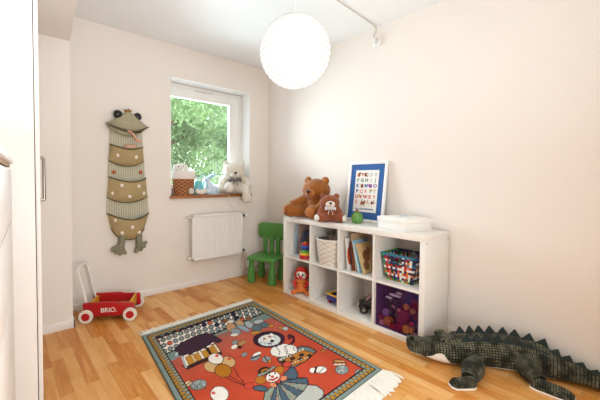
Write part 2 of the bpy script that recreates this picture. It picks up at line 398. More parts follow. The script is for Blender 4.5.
b.prism([fp(u, v, .03) for u, v in cw], (0, -.03, 0), 0, .003); wb(b, 'crown', mat('gold_brown_cloth', '#9c6b2f', .7, .1), t, t)
ton = arc([fp(127.5, 132, .075), fp(130.5, 133.3, .09), fp(133, 137, .09), fp(136, 140.5, .07), fp(140.2, 141.6, .05)], 14)
b = MB(); b.tube(ton, [.022]*4+[.018]*11, n=10, flat=.45); wb(b, 'tongue', M_peach, t, t)
for u in (115, 141.8):
    b = MB(); p = fp(u, 172.2, .018); b.lathe([(.0, 0), (.017, 0), (.019, .004), (.016, .008), (.0, .007)], 20, p, M=RX(PI/2), cap=False); wb(b, 'button', M_button, t, t)
for tx, foot in (((122.8, 235), [(115, 247.5), (113.5, 249.5), (117, 252), (121, 253.3), (126, 252.3)]), ((139.6, 234), [(146.5, 242), (145, 246), (142, 249), (137, 251), (136.5, 250)])):
    ank = (tx[0]-1.2 if tx[0] < 130 else tx[0]+1, 246)
    sh = [('tube', [fp(tx[0], tx[1], .036), fp(tx[0], 240, .037), fp(ank[0], ank[1], .038)], [.032, .031, .033])]
    for q in foot:
        sh.append(('tube', [fp(ank[0], ank[1]-.5, .036), fp(*q, .032)], [.026, .015])); sh.append((fp(*q, .032), (.018, .016, .018)))
    b = MB(); b.add(fuse([(x if x[0] == 'tube' else (x[0], x[1])) for x in sh], .006)); wb(b, 'leg', M_leg, t, t, 180)
M_pk = mat('pink_patterned_cotton', '#d8ab90', .9, .25, 60)
b = MB(); p = fp(131, 147.6, .04); b.add(fuse([(p, (.068, .025, .03)), (p+Vector((.03, 0, .006)), (.035, .022, .026)), (p+Vector((-.03, 0, .004)), (.03, .022, .026))], .006, .003, 40))
bmesh.ops.translate(b.bm, verts=b.bm.verts[:], vec=-p)
tag(b.build('cloth_bundle', M_pk, loc=p, ang=180), 'pink patterned cloth bundle peeking out of the frog top pocket', 'cloth')

# ------------------------------------------------------------------ red toddler wagon
M_red = mat('red_lacquer', '#bd0f1a', .35, .06, 6, coat=.3); M_wheel = mat('cream_rubber', '#ece3d6', .6, .04); M_yel = mat('yellow_lacquer', '#e9a926', .4, .06)
t = thing('push_wagon', 'red wooden push wagon with white letters on its side and cream wheels', 'toy wagon', (-1.538, 1.985, 0), math.radians(-29))
def boardpoly(y): return [(-.195, y, .044), (.205, y, .044), (.205, y, .138), (.19, y, .146), (.07, y, .148), (.03, y, .160), (-.195, y, .160)]
for y in (-.128, .113):
    b = MB(); b.prism(boardpoly(y), (0, .015, 0), 0, .003); s_ = b.build('side_board', M_red, t)
    if y < 0:
        b = MB(); b.add(text_mesh('BRIO.', .052, .0012, .0007), T(0.005, -.1295, .092) @ RX(PI/2)); b.build('lettering', mat('white_print', '#f4efe8', .5, .02), s_)
for x in (-.15, .165):
    b = MB(); b.box((x-.007, -.113, .060), (x+.007, .113, .146), .003); b.build('end_board', M_yel, t)
b = MB(); b.box((-.143, -.113, .060), (.158, .113, .070)); b.build('bottom', mat('birch_plywood', '#d9b27a', .5, .08, 20), t)
M_axle = mat('axle_steel', '#77726c', .4, .05, metal=1)
for x in (-.165, .175):
    b = MB(); b.tube([(x, -.137, .0545), (x, .137, .0545)], .005); b.build('axle', M_axle, t)
    for sgn in (-1, 1):
        b = MB(); b.lathe([(.034, -.011), (.05, -.012), (.0545, -.008), (.0545, .008), (.05, .012), (.034, .011)], 36, (x, sgn*.148, .0545), M=RX(PI/2))
        wh = b.build('wheel', M_wheel, t)
        b = MB(); b.lathe([(.0, -.0125), (.01, -.014), (.030, -.013), (.033, -.010), (.033, .010), (.030, .013), (.01, .014), (0, .0125)], 28, (x, sgn*.148, .0545), M=RX(PI/2), cap=False)
        hb = b.build('hub', M_red, wh)
pts = arc([(-.166, -.105, .10), (-.198, -.105, .26), (-.232, -.105, .40), (-.240, -.085, .435), (-.243, 0, .446), (-.240, .085, .435), (-.232, .105, .40), (-.198, .105, .26), (-.166, .105, .10)], 48)
b = MB(); b.tube(pts, .0095, n=12); b.build('push_handle', mat('white_enamel', '#f2ece4', .3, .02), t)
for y in (-.105, .105):
    b = MB(); b.ell((-.168, y, .115), (.011, .011, .011), n=2); b.build('handle_bolt', M_axle, t)

# ------------------------------------------------------------------ radiator
t = thing('radiator', 'white ribbed panel radiator on the back wall below the window', 'radiator', (-.38, B_Y, .30))
RX0, RX1, RZ0, RZ1, RYf = -.703, -.052, .302, .802, B_Y-.10
b = MB(); prof = []; nrib = 16
for i in range(nrib*8+1):
    x = RX0+.02+(RX1-RX0-.04)*i/(nrib*8); k = max(0, math.cos(i/8*2*PI))**2; prof.append((x, RYf+.004*k))
r0 = [Vector((x, y, RZ0+.045)) for x, y in prof]; r1 = [Vector((x, y, RZ1-.045)) for x, y in prof]
ra = [Vector((x, RYf-.001, RZ0+.03)) for x, y in prof]; rb_ = [Vector((x, RYf-.001, RZ1-.03)) for x, y in prof]
b.loft([ra, r0, r1, rb_], closed=False)
b.box((RX0, RYf+.006, RZ0), (RX1, RYf+.022, RZ1), .005); b.box((RX0, RYf-.001, RZ1-.03), (RX1, RYf+.01, RZ1), .004); b.box((RX0, RYf-.001, RZ0), (RX1, RYf+.01, RZ0+.03), .004)
b.box((RX0, RYf-.001, RZ0), (RX0+.02, RYf+.01, RZ1), .003); b.box((RX1-.02, RYf-.001, RZ0), (RX1, RYf+.01, RZ1), .003)
wb(b, 'front_panel', M_white, t, t, 50)
b = MB(); b.box((RX0+.005, RYf+.05, RZ0+.005), (RX1-.005, RYf+.066, RZ1-.005), .004)
for x in np.linspace(RX0+.05, RX1-.05, 22): b.box((x-.002, RYf+.022, RZ0+.04), (x+.002, RYf+.05, RZ1-.03))
wb(b, 'rear_panel', M_white, t, t)
b = MB(); b.box((RX0+.004, RYf+.02, RZ1-.012), (RX1-.004, RYf+.056, RZ1-.004), .001)
for x in np.linspace(RX0+.02, RX1-.02, 40): b.box((x-.003, RYf+.022, RZ1-.0045), (x+.003, RYf+.052, RZ1-.003), 0, 1)
wb(b, 'top_grille', [M_white, M_gap], t, t)
for x in (RX0+.1, RX1-.1):
    b = MB(); b.box((x-.02, RYf+.066, RZ0+.08), (x+.02, B_Y-.001, RZ1-.08), .002); wb(b, 'wall_bracket', M_trim, t, t)
for z in (RZ0+.03, RZ1-.03):
    b = MB(); b.tube([(RX0-.028, RYf+.04, z), (RX0+.004, RYf+.04, z)], .014); b.tube([(RX0-.04, RYf+.04, z), (RX0-.028, RYf+.04, z)], .009); wb(b, 'end_plug', M_trim, t, t)
M_dark = mat('valve_bronze', '#4d453d', .4, .1, metal=.7)
for z, kn in ((RZ1-.05, True), (RZ0+.03, False)):
    b = MB(); b.tube([(RX1-.006, RYf+.04, z), (RX1+.05, RYf+.04, z)], .011); b.ell((RX1+.035, RYf+.04, z), (.017, .016, .018)); v = wb(b, 'valve', M_dark, t, t)
    if kn:
        b = MB(); b.lathe([(0, 0), (.019, 0), (.021, .01), (.02, .05), (.016, .056), (0, .057)], 24, (RX1+.05, RYf+.04, z), M=RY(PI/2), cap=False); wb(b, 'thermostat_knob', M_white, v, t)
M_pipe = mat('painted_pipe', '#d9c6b4', .5, .04)
for dx, zt in ((.0, RZ0+.03), (.036, RZ0+.03)):
    x = RX1+.03+dx
    b = MB(); b.tube(arc([(x, RYf+.04, zt), (x, RYf+.04, .13+dx*.3), (x, RYf+.045, .105+dx*.3), (x+.02, RYf+.05, .09+dx*.3), (.25, RYf+.05, .09+dx*.3), (W_X-.02, RYf+.05, .09+dx*.3)], 30), .0075); wb(b, 'pipe', M_pipe, t, t)

# ------------------------------------------------------------------ green child's chair
M_green = mat('green_plastic', '#4c8a3a', .42, .06, 5, .04, 250)
t = thing('childrens_chair', 'green plastic child chair between the radiator and the shelf', 'chair', (.115, 1.915, 0), math.atan2(-.41, -.91))
# local +x is the way it faces
b = MB(); b.box((-.165, -.178, .255), (.165, .178, .302), .02, seg=3); b.build('seat', M_green, t)
for sx in (-1, 1):
    for sy in (-1, 1):
        b = MB(); b.lathe([(.0, 0), (.040, 0), (.047, .004), (.048, .012), (.046, .07), (.036, .16), (.029, .23), (.029, .262)], 28, (sx*.122, sy*.134, 0), cap=False); b.build('leg', M_green, t)
for y in (-.085, 0, .085):
    b = MB(); b.box((-.152, y-.026, .285), (-.120, y+.026, .50), .01, M=T(-.002, 0, 0) @ Matrix.Shear('XY', 4, (0, 0)), seg=3); b.build('back_slat', M_green, t)
b = MB()
b.prism([(-.175, math.copysign(.125, cy)+.06*math.cos(a), .5675+math.copysign(.0375, cz)+.06*math.sin(a)) for cy, cz, k in ((1, 1, 0), (-1, 1, 1), (-1, -1, 2), (1, -1, 3)) for a in [k*PI/2+q*PI/12 for q in range(7)]], (.045, 0, 0), 0, .012); b.build('backrest', M_green, t)

# ------------------------------------------------------------------ cube shelf
SD, SL, SH = .385, 1.49, .800
t = thing('cube_shelf', 'white low shelf unit of eight open cubes along the right wall', 'shelf', (SD/2, SL/2, 0))
yd = [.41, .764, 1.104]; yin = [(.038, .401), (.419, .755), (.773, 1.095), (1.113, 1.452)]
b = MB(); b.box((0, 0, .757), (SD, SL, SH), .0015); wb(b, 'top_panel', M_shelf, t, t)
b = MB(); b.box((0, .038, 0), (SD, 1.452, .036), .0015); wb(b, 'bottom_panel', M_shelf, t, t)
for y0, y1 in ((0, .038), (1.452, SL)):
    b = MB(); b.box((0, y0, 0), (SD, y1, .757), .0015); sp_ = wb(b, 'side_panel', M_shelf, t, t)
    if y0 == 0:
        for x in (.022, SD-.022):
            b = MB(); b.lathe([(0, 0), (.005, 0), (.005, .0015), (0, .0015)], 14, (x, -.0008, .745), M=RX(PI/2), cap=False); wb(b, 'screw_cover', mat('grey_cap', '#857d74', .5), sp_, t)
for y in yd:
    b = MB(); b.box((.002, y-.009, .036), (SD, y+.009, .757)); wb(b, 'divider', M_shelf, t, t)
for y0, y1 in yin:
    b = MB(); b.box((.002, y0, .384), (SD, y1, .402)); wb(b, 'shelf_board', M_shelf, t, t)
LOW, MID, TOP = .036, .402, SH

# ------------------------------------------------------------------ bears
M_nose = mat('dark_brown_nose', '#33201a', .5, .1); M_eye = mat('black_bead', '#0e0d0f', .15, .05)
def fur(name, c, var=.12): return mat(name, c, .95, var, 35, .5, 320, sheen=.3)
def ribbon_bow(root, at, s, mt, ax=0.0):
    b = MB()
    for sg in (-1, 1):
        b.add(fuse([((0, sg*.035*s, .004*s), (.010*s, .034*s, .020*s)), ((0, sg*.055*s, .002*s), (.011*s, .015*s, .026*s))], .004*s, 0), T(*at))
        b.tube([Vector(at)+Vector((.004*s, sg*.006*s, -.005*s)), Vector(at)+Vector((.012*s, sg*.022*s, -.04*s)), Vector(at)+Vector((.012*s, sg*.03*s, -.07*s))], [.009*s, .008*s, .010*s], n=8, flat=.3)
    b.ell(at, (.013*s, .013*s, .013*s), n=2)
    return b.build('bow', mt, root, ang=60)
def bear(name, label, group, loc, rz, s, mt, mt2, sole, arms, legs, head=(.02, 0, .268), hr=(.118, .138, .11), ear=.094, sole_r=.045, muzz=(.122, 0, .242), mr=(.045, .056, .042), noser=(.014, .021, .014), flat=True, earm=None):
    """a sitting plush bear; +x is the way it faces, origin under its seat"""
    t = thing(name, label, 'teddy bear', loc, rz, group)
    S = lambda p: Vector(p)*s
    hd = Vector(head); sh = [(S((0, 0, .125)), S((.1, .108, .13))), (S((.01, 0, .19)), S((.085, .098, .09))), (S(head), S(hr))]
    for a in arms:
        sh.append(('tube', arc([S(p) for p in a], 8), [x*s for x in (.046, .047, .047, .046, .046, .045, .044, .044, .045)])); sh.append((S(a[-1]), S((.046, .046, .046))))
    for l in legs:
        sh.append(('tube', arc([S(p) for p in l], 8), [x*s for x in (.07, .068, .064, .06, .058, .056, .055, .055, .056)]))
        d = (Vector(l[-1])-Vector(l[-2])).normalized(); sh.append((S(l[-1])+d*(.008*s)+Vector((0, 0, .014*s)), S((.052, .054, .064))))
    o = plush('body', sh, mt, t, .0075*s/1.0*(1 if s > .8 else 1.2), .006*s, 75/s)
    if flat:
        for v in o.data.vertices: v.co.z = max(v.co.z, .001)
    for sg in (-1, 1):
        b = MB(); c = hd+Vector((-.005, sg*ear, .088)); b.add(fuse([(S(c), S((.022, .042, .042)))], .006*s, .003*s, 80/s)); e = b.build('ear', mt, t, ang=180)
        b = MB(); b.ell(S(c+Vector((.017, 0, -.002))), S((.010, .026, .026))); b.build('inner_ear', earm or mt2, e, ang=180)
        b = MB(); b.ell(S(hd+Vector((.094, sg*.042, .022))), .0115*s, n=2); b.build('eye', M_eye, t)
    mo = Vector(muzz)
    b = MB(); b.add(fuse([(S(mo), S(mr))], .006*s, .0025*s, 80/s)); mz = b.build('muzzle', mt2, t, ang=180)
    b = MB(); b.ell(S(mo+Vector((mr[0]*.93, 0, .016))), S(noser)); b.build('nose', M_nose, mz)
    b = MB(); b.tube(arc([S(mo+Vector((mr[0]*.98, 0, .003))), S(mo+Vector((mr[0]*1.0, 0, -.012))), S(mo+Vector((mr[0]*.86, .015, -.022)))], 8), .0022*s, n=6); b.tube(arc([S(mo+Vector((mr[0]*1.0, 0, -.012))), S(mo+Vector((mr[0]*.86, -.015, -.022)))], 6), .0022*s, n=6); b.build('mouth', M_nose, mz)
    for l in legs:
        d = (Vector(l[-1])-Vector(l[-2])).normalized(); q = d.to_track_quat('Z', 'Y').to_matrix().to_4x4()
        b = MB(); b.ell(S(Vector(l[-1])+d*.054+Vector((0, 0, .012))), S((sole_r*1.1, sole_r, .011)), M=q); b.build('sole', sole, t, ang=180)
    return t
M_gold = fur('golden_brown_plush', '#9a5a1a', .3); M_gold2 = fur('light_brown_plush', '#b86e33')
bear('teddy_bear', 'large golden brown teddy bear sitting on the white shelf', None, (.215, 1.215, TOP), math.radians(191), 1.06, M_gold, M_gold2, M_gold2,
     arms=[[(.02, .085, .195), (.07, .125, .15), (.155, .135, .118)], [(.02, -.085, .195), (.07, -.15, .155), (.12, -.195, .128)]],
     legs=[[(.03, .06, .07), (.11, .065, .064), (.19, .07, .062)], [(.03, -.06, .07), (.11, -.13, .064), (.175, -.20, .062)]], mr=(.042, .052, .04), noser=(.014, .024, .016))
M_rust = fur('rusty_brown_plush', '#8f4a26', .38); M_w = fur('white_plush', '#e9e2d8', .05)
sb = bear('teddy_bear', 'small rust brown teddy bear with white muzzle and a ribbon bow', None, (.09, .945, TOP), math.radians(226), .665, M_rust, M_w, M_w,
     arms=[[(.02, .085, .195), (.06, .125, .14), (.075, .13, .10)], [(.02, -.085, .195), (.06, -.125, .14), (.075, -.13, .10)]],
     legs=[[(.03, .06, .065), (.10, .11, .06), (.13, .145, .058)], [(.03, -.06, .065), (.10, -.11, .06), (.13, -.145, .058)]], mr=(.05, .066, .05), muzz=(.112, 0, .252), earm=M_rust)
ribbon_bow(sb, (.088, 0, .128), .75, mat('grey_white_ribbon', '#cfc9c8', .5, .2, 60))
for sg in (-1, 1):
    b = MB(); b.ell((.062, sg*.094, .064), (.026, .024, .026)); b.build('hand', M_w, sb, ang=180)

# ------------------------------------------------------------------ things on the shelf top
# leaning picture
M_frame = mat('white_picture_frame', '#f4f1ec', .4, .02); M_matb = mat('blue_mount', '#2f5f9f', .8, .05, 40)
M_paper = mat('poster_paper', '#f4efe8', .7, .015)
FWd, FH = .415, .568; lean = math.radians(7.5)
t = thing('framed_poster', 'white framed alphabet poster with blue mount leaning on the wall', 'picture', (.314, .738, TOP+.0025), 0)
# local: built in the y-z plane facing -x, then leaned back
ML = RY(lean)
def lb(b, name, mt, parent): b.bm.transform(ML); return b.build(name, mt, parent)
b = MB(); fwid = .026
for lo, hi in (((0, -FWd/2, 0), (.018, -FWd/2+fwid, FH)), ((0, FWd/2-fwid, 0), (.018, FWd/2, FH)), ((0, -FWd/2+fwid, 0), (.018, FWd/2-fwid, fwid)), ((0, -FWd/2+fwid, FH-fwid), (.018, FWd/2-fwid, FH))): b.box(lo, hi, .002)
lb(b, 'moulding', M_frame, t)
b = MB(); b.box((.014, -FWd/2+.01, .01), (.017, FWd/2-.01, FH-.01)); lb(b, 'backing', mat('grey_board', '#9a9288', .8), t)
PW, PH = .25, .395
b = MB(); b.box((.008, -FWd/2+fwid, fwid), (.012, FWd/2-fwid, FH-fwid)); mtb = lb(b, 'mount', M_matb, t)
b = MB(); b.box((.006, -PW/2, FH/2-PH/2+.004), (.0085, PW/2, FH/2+PH/2+.004)); ps = lb(b, 'poster', M_paper, t)
inks = {k: mat('ink_'+k, c, .8, .05) for k, c in dict(orange='#d9714a', brown='#8f4f25', grey='#b9bfbd', green='#4c7a55', blue='#4a5f9a', purple='#8d4694', pink='#e08f92', teal='#7fa3a3', tan='#c9a472', red='#c64b42', navy='#3c568f').items()}
rows = [('ABCDE', ['orange', 'red', 'brown', 'grey', 'grey']), ('FGHIJ', ['green', 'green', 'green', 'grey', 'teal']), ('KLMNO', ['blue', 'tan', 'blue', 'purple', 'purple']),
        ('PQRST', ['navy', 'pink', 'pink', 'grey', 'tan']), ('UVWXY', ['red', 'red', 'red', 'red', 'orange']), ('ZÅÄÖ', ['pink', 'brown', 'tan', 'brown'])]
MF = lambda y, z: T(.0056, y, z) @ Matrix(((0, 0, -1, 0), (-1, 0, 0, 0), (0, 1, 0, 0), (0, 0, 0, 1)))
for r, (ch, cs) in enumerate(rows):
    z = FH/2+PH/2+.004-.045-r*.052; n = len(ch)
    for i, (c, k) in enumerate(zip(ch, cs)):
        y = .095-.19*(i/(n-1))
        b = MB(); b.add(text_mesh(c, .044, .0008, .0018), MF(y, z)); lb(b, 'letter', inks[k], ps)
def blob(y, z, parts, k):
    b = MB()
    for dy, dz, ry, rz_ in parts: b.ell((.0055, y-dy, z+dz), (.0012, ry, rz_), n=2)
    lb(b, 'animal_drawing', inks[k], ps)
zt = FH/2+PH/2+.004
blob(.087, zt-.045, [(0, 0, .012, .022), (.008, .016, .012, .010)], 'brown'); blob(.017, zt-.042, [(0, 0, .016, .018), (.014, -.014, .009, .008)], 'brown')
blob(.045, zt-.150, [(0, 0, .017, .021)], 'brown'); blob(-.045, zt-.150, [(0, 0, .015, .016), (-.014, .008, .008, .014)], 'purple'); blob(-.055, zt-.190, [(0, 0, .016, .014)], 'tan')
blob(.062, zt-.245, [(0, 0, .014, .018)], 'tan'); blob(.02, zt-.312, [(0, 0, .024, .014), (.02, .016, .011, .012), (-.018, -.016, .005, .012), (.014, -.018, .005, .012)], 'brown'); blob(-.075, zt-.305, [(0, 0, .012, .017)], 'brown')
b = MB()
for i in range(26):
    y = .10-.0077*i
    if i in (6, 12): continue
    b.box((.0052, y-.0028, zt-.372), (.0062, y+.0028, zt-.372+(.011 if i > 8 else .007)+.003*(i % 3 == 0)))
lb(b, 'caption_line', inks['navy'], ps)
# green knobbly glass jar
t = thing('glass_jar', 'small green ribbed jar with a cork in front of the alphabet poster', 'jar', (.20, .715, TOP))
prof = [(0, 0), (.032, .001), (.046, .02), (.051, .045), (.046, .072), (.032, .092), (.018, .100), (.0, .102)]
M_gg = mat('green_glass', '#5f9440', .2, .12, 40, coat=.4)
b = MB(); R = []
for r, z in arc([(a, 0, c) for a, c in prof], 30) and [(p.x, p.z) for p in arc([(a, 0, c) for a, c in prof], 30)]:
    r = max(r, .0005); R.append([Vector((r*(1+.05*math.cos(12*j*2*PI/72))*math.cos(j*2*PI/72), r*(1+.05*math.cos(12*j*2*PI/72))*math.sin(j*2*PI/72), z)) for j in range(72)])
b.loft(R); b.build('bowl', M_gg, t, 70)
b = MB(); b.lathe([(0, .096), (.012, .097), (.014, .122), (.010, .126), (0, .126)], 20, cap=False); b.build('cork', mat('cork', '#8a6a3e', .8, .15, 60), t)
# flat white box with lid
bx = math.atan2(.055, -.193)
e1 = Vector((.055, -.193, 0)).normalized(); e2 = Vector((.271, -.083, 0)).normalized()
A0 = Vector((.037, .178, TOP))
t = thing('storage_box', 'flat white cardboard box with lid on the right end of the shelf top', 'box', tuple(A0), math.atan2(-.28, .96))
# local: x away from the viewer's side, y back along the shelf
b = MB(); b.box((0, 0, 0), (.282, .285, .085), .002); b.build('box_body', M_white, t)
b = MB(); b.box((-.004, -.004, .062), (.286, .289, .097), .003); b.build('lid', mat('white_card', '#f5f1ea', .6, .02), t)
b = MB(); b.tube(arc([(.10, .14, .099), (.12, .165, .105), (.15, .15, .103), (.175, .165, .104), (.19, .14, .099)], 20), .004, n=8, flat=.5); b.build('ribbon', mat('turquoise_ribbon', '#86cfd0', .5), t)

# ------------------------------------------------------------------ things in the cubes
def woven_round(rb, rt_, h, n=20, rows=11, amp=.005):
    R = []; na = n*4
    for i in range(rows*3+1):
        f = i/(rows*3); r = rb+(rt_-rb)*f**.8; ring = []; row = i//3; bulge = math.sin((i % 3)/3*PI+.3)
        for j in range(na):
            a = j*2*PI/na; rr = r+amp*math.sin(a*n+PI*(row % 2))*bulge
            ring.append(Vector((rr*math.cos(a), rr*math.sin(a), h*f)))
        R.append(ring)
    return R
M_ww = mat('white_wicker', '#e9e1d8', .7, .12, 70); M_ww2 = mat('pale_brown_wicker', '#d8cbbc', .7, .2, 70); M_liner = mat('speckled_grey_fabric', '#85766f', .95, .45, 120)
def basket(name, label, loc, rb, rt_, h, mt, liner, sq=1.0, rim=None):
    t = thing(name, label, 'basket', loc)
    b = MB(); R = woven_round(rb, rt_, h); b.loft(R, cap=False); b.bm.faces.ensure_lookup_table()
    for k, f in enumerate(b.bm.faces):
        if ((k//80)//3+((k % 80)//4)) % 2: f.material_index = 1
    b.bm.faces.new([b.bm.verts.new(p) for p in R[0]][::-1]); b.build('weave', [mt, M_ww2], t, 80)
    b = MB(); n = 60
    for k in range(2):
        b.tube([(rt_*math.cos(a*2*PI/n), rt_*math.sin(a*2*PI/n), h+.004*math.sin(a*2*PI/n*15+k*PI)) for a in range(n+1)], .0065, n=8, cap=False)
    b.build('rim', rim or mt, t, 80)
    b = MB(); b.lathe([(rt_+.004, h-.012), (rt_+.003, h+.006), (rt_-.006, h+.008), (rt_-.014, h-.01), (rb-.008, .012), (0, .010)] if liner[1] else [(rt_-.008, h-.004), (rt_-.012, h-.02), (rb-.008, .012), (0, .010)], 48, cap=False)
    if liner[1]:
        for v in b.bm.verts: v.co.z += .003*noise.noise(v.co*60)
    b.build('liner', liner[0], t, 80); return t
basket('wicker_basket', 'white wicker basket with speckled grey lining inside a shelf cube', (.130, .934, MID), .122, .152, .235, M_ww, (M_liner, False))
b = MB(); b.add(fuse([((0, 0, .15), (.115, .115, .05)), ((.05, .03, .19), (.05, .06, .05)), ((.05, -.04, .225), (.055, .06, .06)), ((.06, .05, .22), (.045, .05, .05)), ((-.05, -.03, .188), (.05, .05, .03))], .008, .004, 40))
tag(b.build('folded_cloth', M_liner, loc=(.130, .934, MID), ang=180), 'speckled grey cloth filling the white wicker basket', 'cloth')

# ring stack and its neighbours, upper left cube
rx, ry = .062, 1.228
t = thing('stacking_rings', 'rainbow stacking ring toy with red base in the upper left cube', 'toy', (rx, ry, MID))
z = 0
b = MB(); b.lathe([(0, 0), (.052, 0), (.056, .006), (.056, .03), (.052, .036), (0, .036)], 36, cap=False); b.build('base', mat('red_toy_plastic', '#c01f24', .35), t)
b = MB(); b.tube([(0, 0, .03), (0, 0, .17)], .012); b.build('peg', mat('yellow_toy_plastic', '#eeb92c', .35), t)
for r, hh, nm, cc in ((.055, .026, 'yellow', '#f0c445'), (.05, .026, 'green', '#58a538'), (.048, .022, 'navy', '#2a2f66'), (.045, .024, 'blue', '#2f55b4'), (.041, .024, 'red', '#e0402a')):
    z0 = .036+z; rr = hh/2
    b = MB(); b.lathe([(.013, z0), (r-rr*.6, z0), (r, z0+rr*.6), (r, z0+hh-rr*.6), (r-rr*.6, z0+hh), (.013, z0+hh)], 36, cap=True); o = b.build('ring', mat(nm+'_toy_plastic', cc, .35), t); o['label'] = nm+' ring'
    z += hh
t = thing('book', 'picture book with pale blue spine standing on edge in the upper left cube', 'book', (.235, 1.425, MID))
b = MB(); b.box((-.12, -.009, 0), (.12, -.006, .30), .001); b.box((-.12, .006, 0), (.12, .009, .30), .001); c_ = b.build('cover', mat('dusty_pink_cover', '#c7aca4', .5), t)
b = MB(); b.box((-.124, -.0105, 0), (-.095, .0105, .30), .002); b.build('spine', mat('pale_blue_cover', '#9fb6c8', .5), t)
b = MB(); b.box((-.118, -.006, .003), (.116, .006, .296)); b.build('pages', M_paper, t)
b = MB(); b.add(fuse([('tube', arc([(0, -.05, .02), (0, -.075, .12), (0, -.05, .20), (0, .01, .235), (0, .05, .19), (0, .055, .09), (0, .04, .02)], 24), .026), ((0, 0, .03), (.045, .065, .03))], .007))
tag(b.build('toy_bag', mat('slate_blue_fabric', '#47506a', .8, .15, 30), loc=(.20, 1.33, MID), ang=180), 'slate blue rounded toy bag behind the stacking rings', 'bag')

# leaning books, third upper cube
def book(label, y, leandeg, h, th, d, x0, cov, art=None, spine=None):
    """a book on its lower edge, its top leaning to the far side; spine to the front"""
    t = thing('book', label, 'book', (x0, y, MID+.001))
    Mx = RX(math.radians(-leandeg)); Mx = T(0, 0, th/2*math.sin(math.radians(leandeg))) @ Mx
    def bb(b, n, m, par): b.bm.transform(Mx); return b.build(n, m, par)
    b = MB(); b.box((0, -th/2, 0), (d, -th/2+.003, h), .001); b.box((0, th/2-.003, 0), (d, th/2, h), .001); b.box((-.003, -th/2, 0), (.001, th/2, h), .001); c = bb(b, 'cover', cov, t)
    b = MB(); b.box((.001, -th/2+.003, .004), (d-.004, th/2-.003, h-.004)); bb(b, 'pages', M_paper, t)
    if art:
        b = MB()
        for k, (a, z0, ra, rz_) in enumerate(art[1]): b.ell((a*d, -th/2-.0005, z0*h), (ra*d, .0012, rz_*h), n=2)
        bb(b, 'cover_picture', art[0], c)
    if spine: b = MB(); b.box((-.0042, -th/2+.002, .05*h), (-.0028, th/2-.002, .95*h)); bb(b, 'spine_strip', spine, c)
M_oran = mat('orange_red_print', '#c8502c', .6, .25, 40); M_brn = mat('brown_print', '#8a5a3a', .6, .35, 60); M_bl = mat('light_blue_cover', '#8fb7cf', .5, .08)
bk = [('white picture book with orange red picture, leftmost of the leaning books', .692, 6, .275, .016, .2, .05, mat('white_cover', '#ece7e0', .5), (M_oran, [(.12, .45, .16, .3), (.35, .3, .2, .22), (.3, .6, .2, .12)]), None),
      ('brown backed book with a dark spine, second of the leaning books', .655, 8, .250, .018, .21, .065, mat('red_brown_cover', '#9a4a30', .5, .1), (M_brn, [(.3, .4, .3, .3)]), mat('dark_spine', '#2e2a33', .5)),
      ('tall plain tan book, the tallest of the leaning books', .618, 10.5, .325, .015, .225, .07, mat('tan_cover', '#c2a583', .6, .06), None, None),
      ('light blue book leaning between the tan book and the sandy book', .577, 14.5, .275, .02, .2, .05, M_bl, None, mat('pale_blue_spine', '#b8d6e2', .5)),
      ('sandy picture book leaning rightmost, nearest the woven basket', .532, 19, .255, .014, .2, .045, mat('sandy_cover', '#d3b07c', .6, .15, 30), (M_brn, [(.45, .55, .25, .2), (.3, .25, .2, .15), (.7, .7, .15, .12)]), mat('sage_spine', '#94a79a', .5))]
for a in bk: book(*a)

# woven paper-strip basket, upper right cube
WC = {k: mat('strip_'+k, c, .45, .1, 30) for k, c in dict(white='#efeae2', red='#c8322b', blue='#2b4a9b', green='#4c9a3e', orange='#e07b2a', yellow='#e6c34a', navy='#22263f', teal='#2c86a0').items()}
keys = list(WC); wm = [WC[k] for k in keys]
t = thing('woven_basket', 'multicoloured woven strip basket with blue rim in the upper right shelf cube', 'basket', (.20, .245, MID))
rr = random.Random(3)
b0, b1, hb = (.105, .102), (.125, .142), .205          # half sizes x,y at the bottom and the top
NX, NZ = 13, 11
vcol = [keys.index(rr.choice(['white', 'white', 'white', 'navy', 'blue', 'orange', 'green', 'red'])) for _ in range(60)]
hcol = [keys.index(k) for k in ('green', 'navy', 'white', 'orange', 'navy', 'white', 'red', 'teal', 'white', 'navy', 'blue', 'white')]
b = MB()
def bp_(side, u, v):
    hx = b0[0]+(b1[0]-b0[0])*v; hy = b0[1]+(b1[1]-b0[1])*v
    c = [(-hx, -hy), (-hx, hy), (hx, hy), (hx, -hy)]; p, q = c[side], c[(side+1) % 4]
    return Vector((p[0]+(q[0]-p[0])*u, p[1]+(q[1]-p[1])*u, hb*v))
for side in range(4):
    nrm = [Vector((-1, 0, 0)), Vector((0, 1, 0)), Vector((1, 0, 0)), Vector((0, -1, 0))][side]
    for i in range(NX):
        for j in range(NZ):
            if side in (0, 2) and j in (8, 9) and i in (5, 6, 7): continue          # the hand hole
            over = (i+j) % 2; f0 = len(b.bm.faces); mi = hcol[j] if over else vcol[side*NX+i]
            e = .004; g = []
            for (a, c) in ((0, 0), (1, 0), (1, 1), (0, 1)): g.append(b.bm.verts.new(bp_(side, (i+a)/NX, (j+c)/NZ)))
            h = []
            for (a, c) in ((.12, .12), (.88, .12), (.88, .88), (.12, .88)): h.append(b.bm.verts.new(bp_(side, (i+a)/NX, (j+c)/NZ)+nrm*(e if over else .002)))
            b.bm.faces.new(h)
            for k in range(4): b.bm.faces.new((g[k], g[(k+1) % 4], h[(k+1) % 4], h[k]))
            b._tag(f0, mi)
f0 = len(b.bm.faces); b.bm.faces.new([b.bm.verts.new(bp_(s_, 0, .01)) for s_ in range(4)]); b._tag(f0, keys.index('navy'))
bmesh.ops.remove_doubles(b.bm, verts=b.bm.verts[:], dist=1e-5)
b.build('weave', wm, t, 25)
b = MB(); hx, hy = b1
crn = [(-hx, -hy, hb), (-hx, hy, hb), (hx, hy, hb), (hx, -hy, hb), (-hx, -hy, hb)]
cols = ['teal', 'green', 'navy', 'blue']
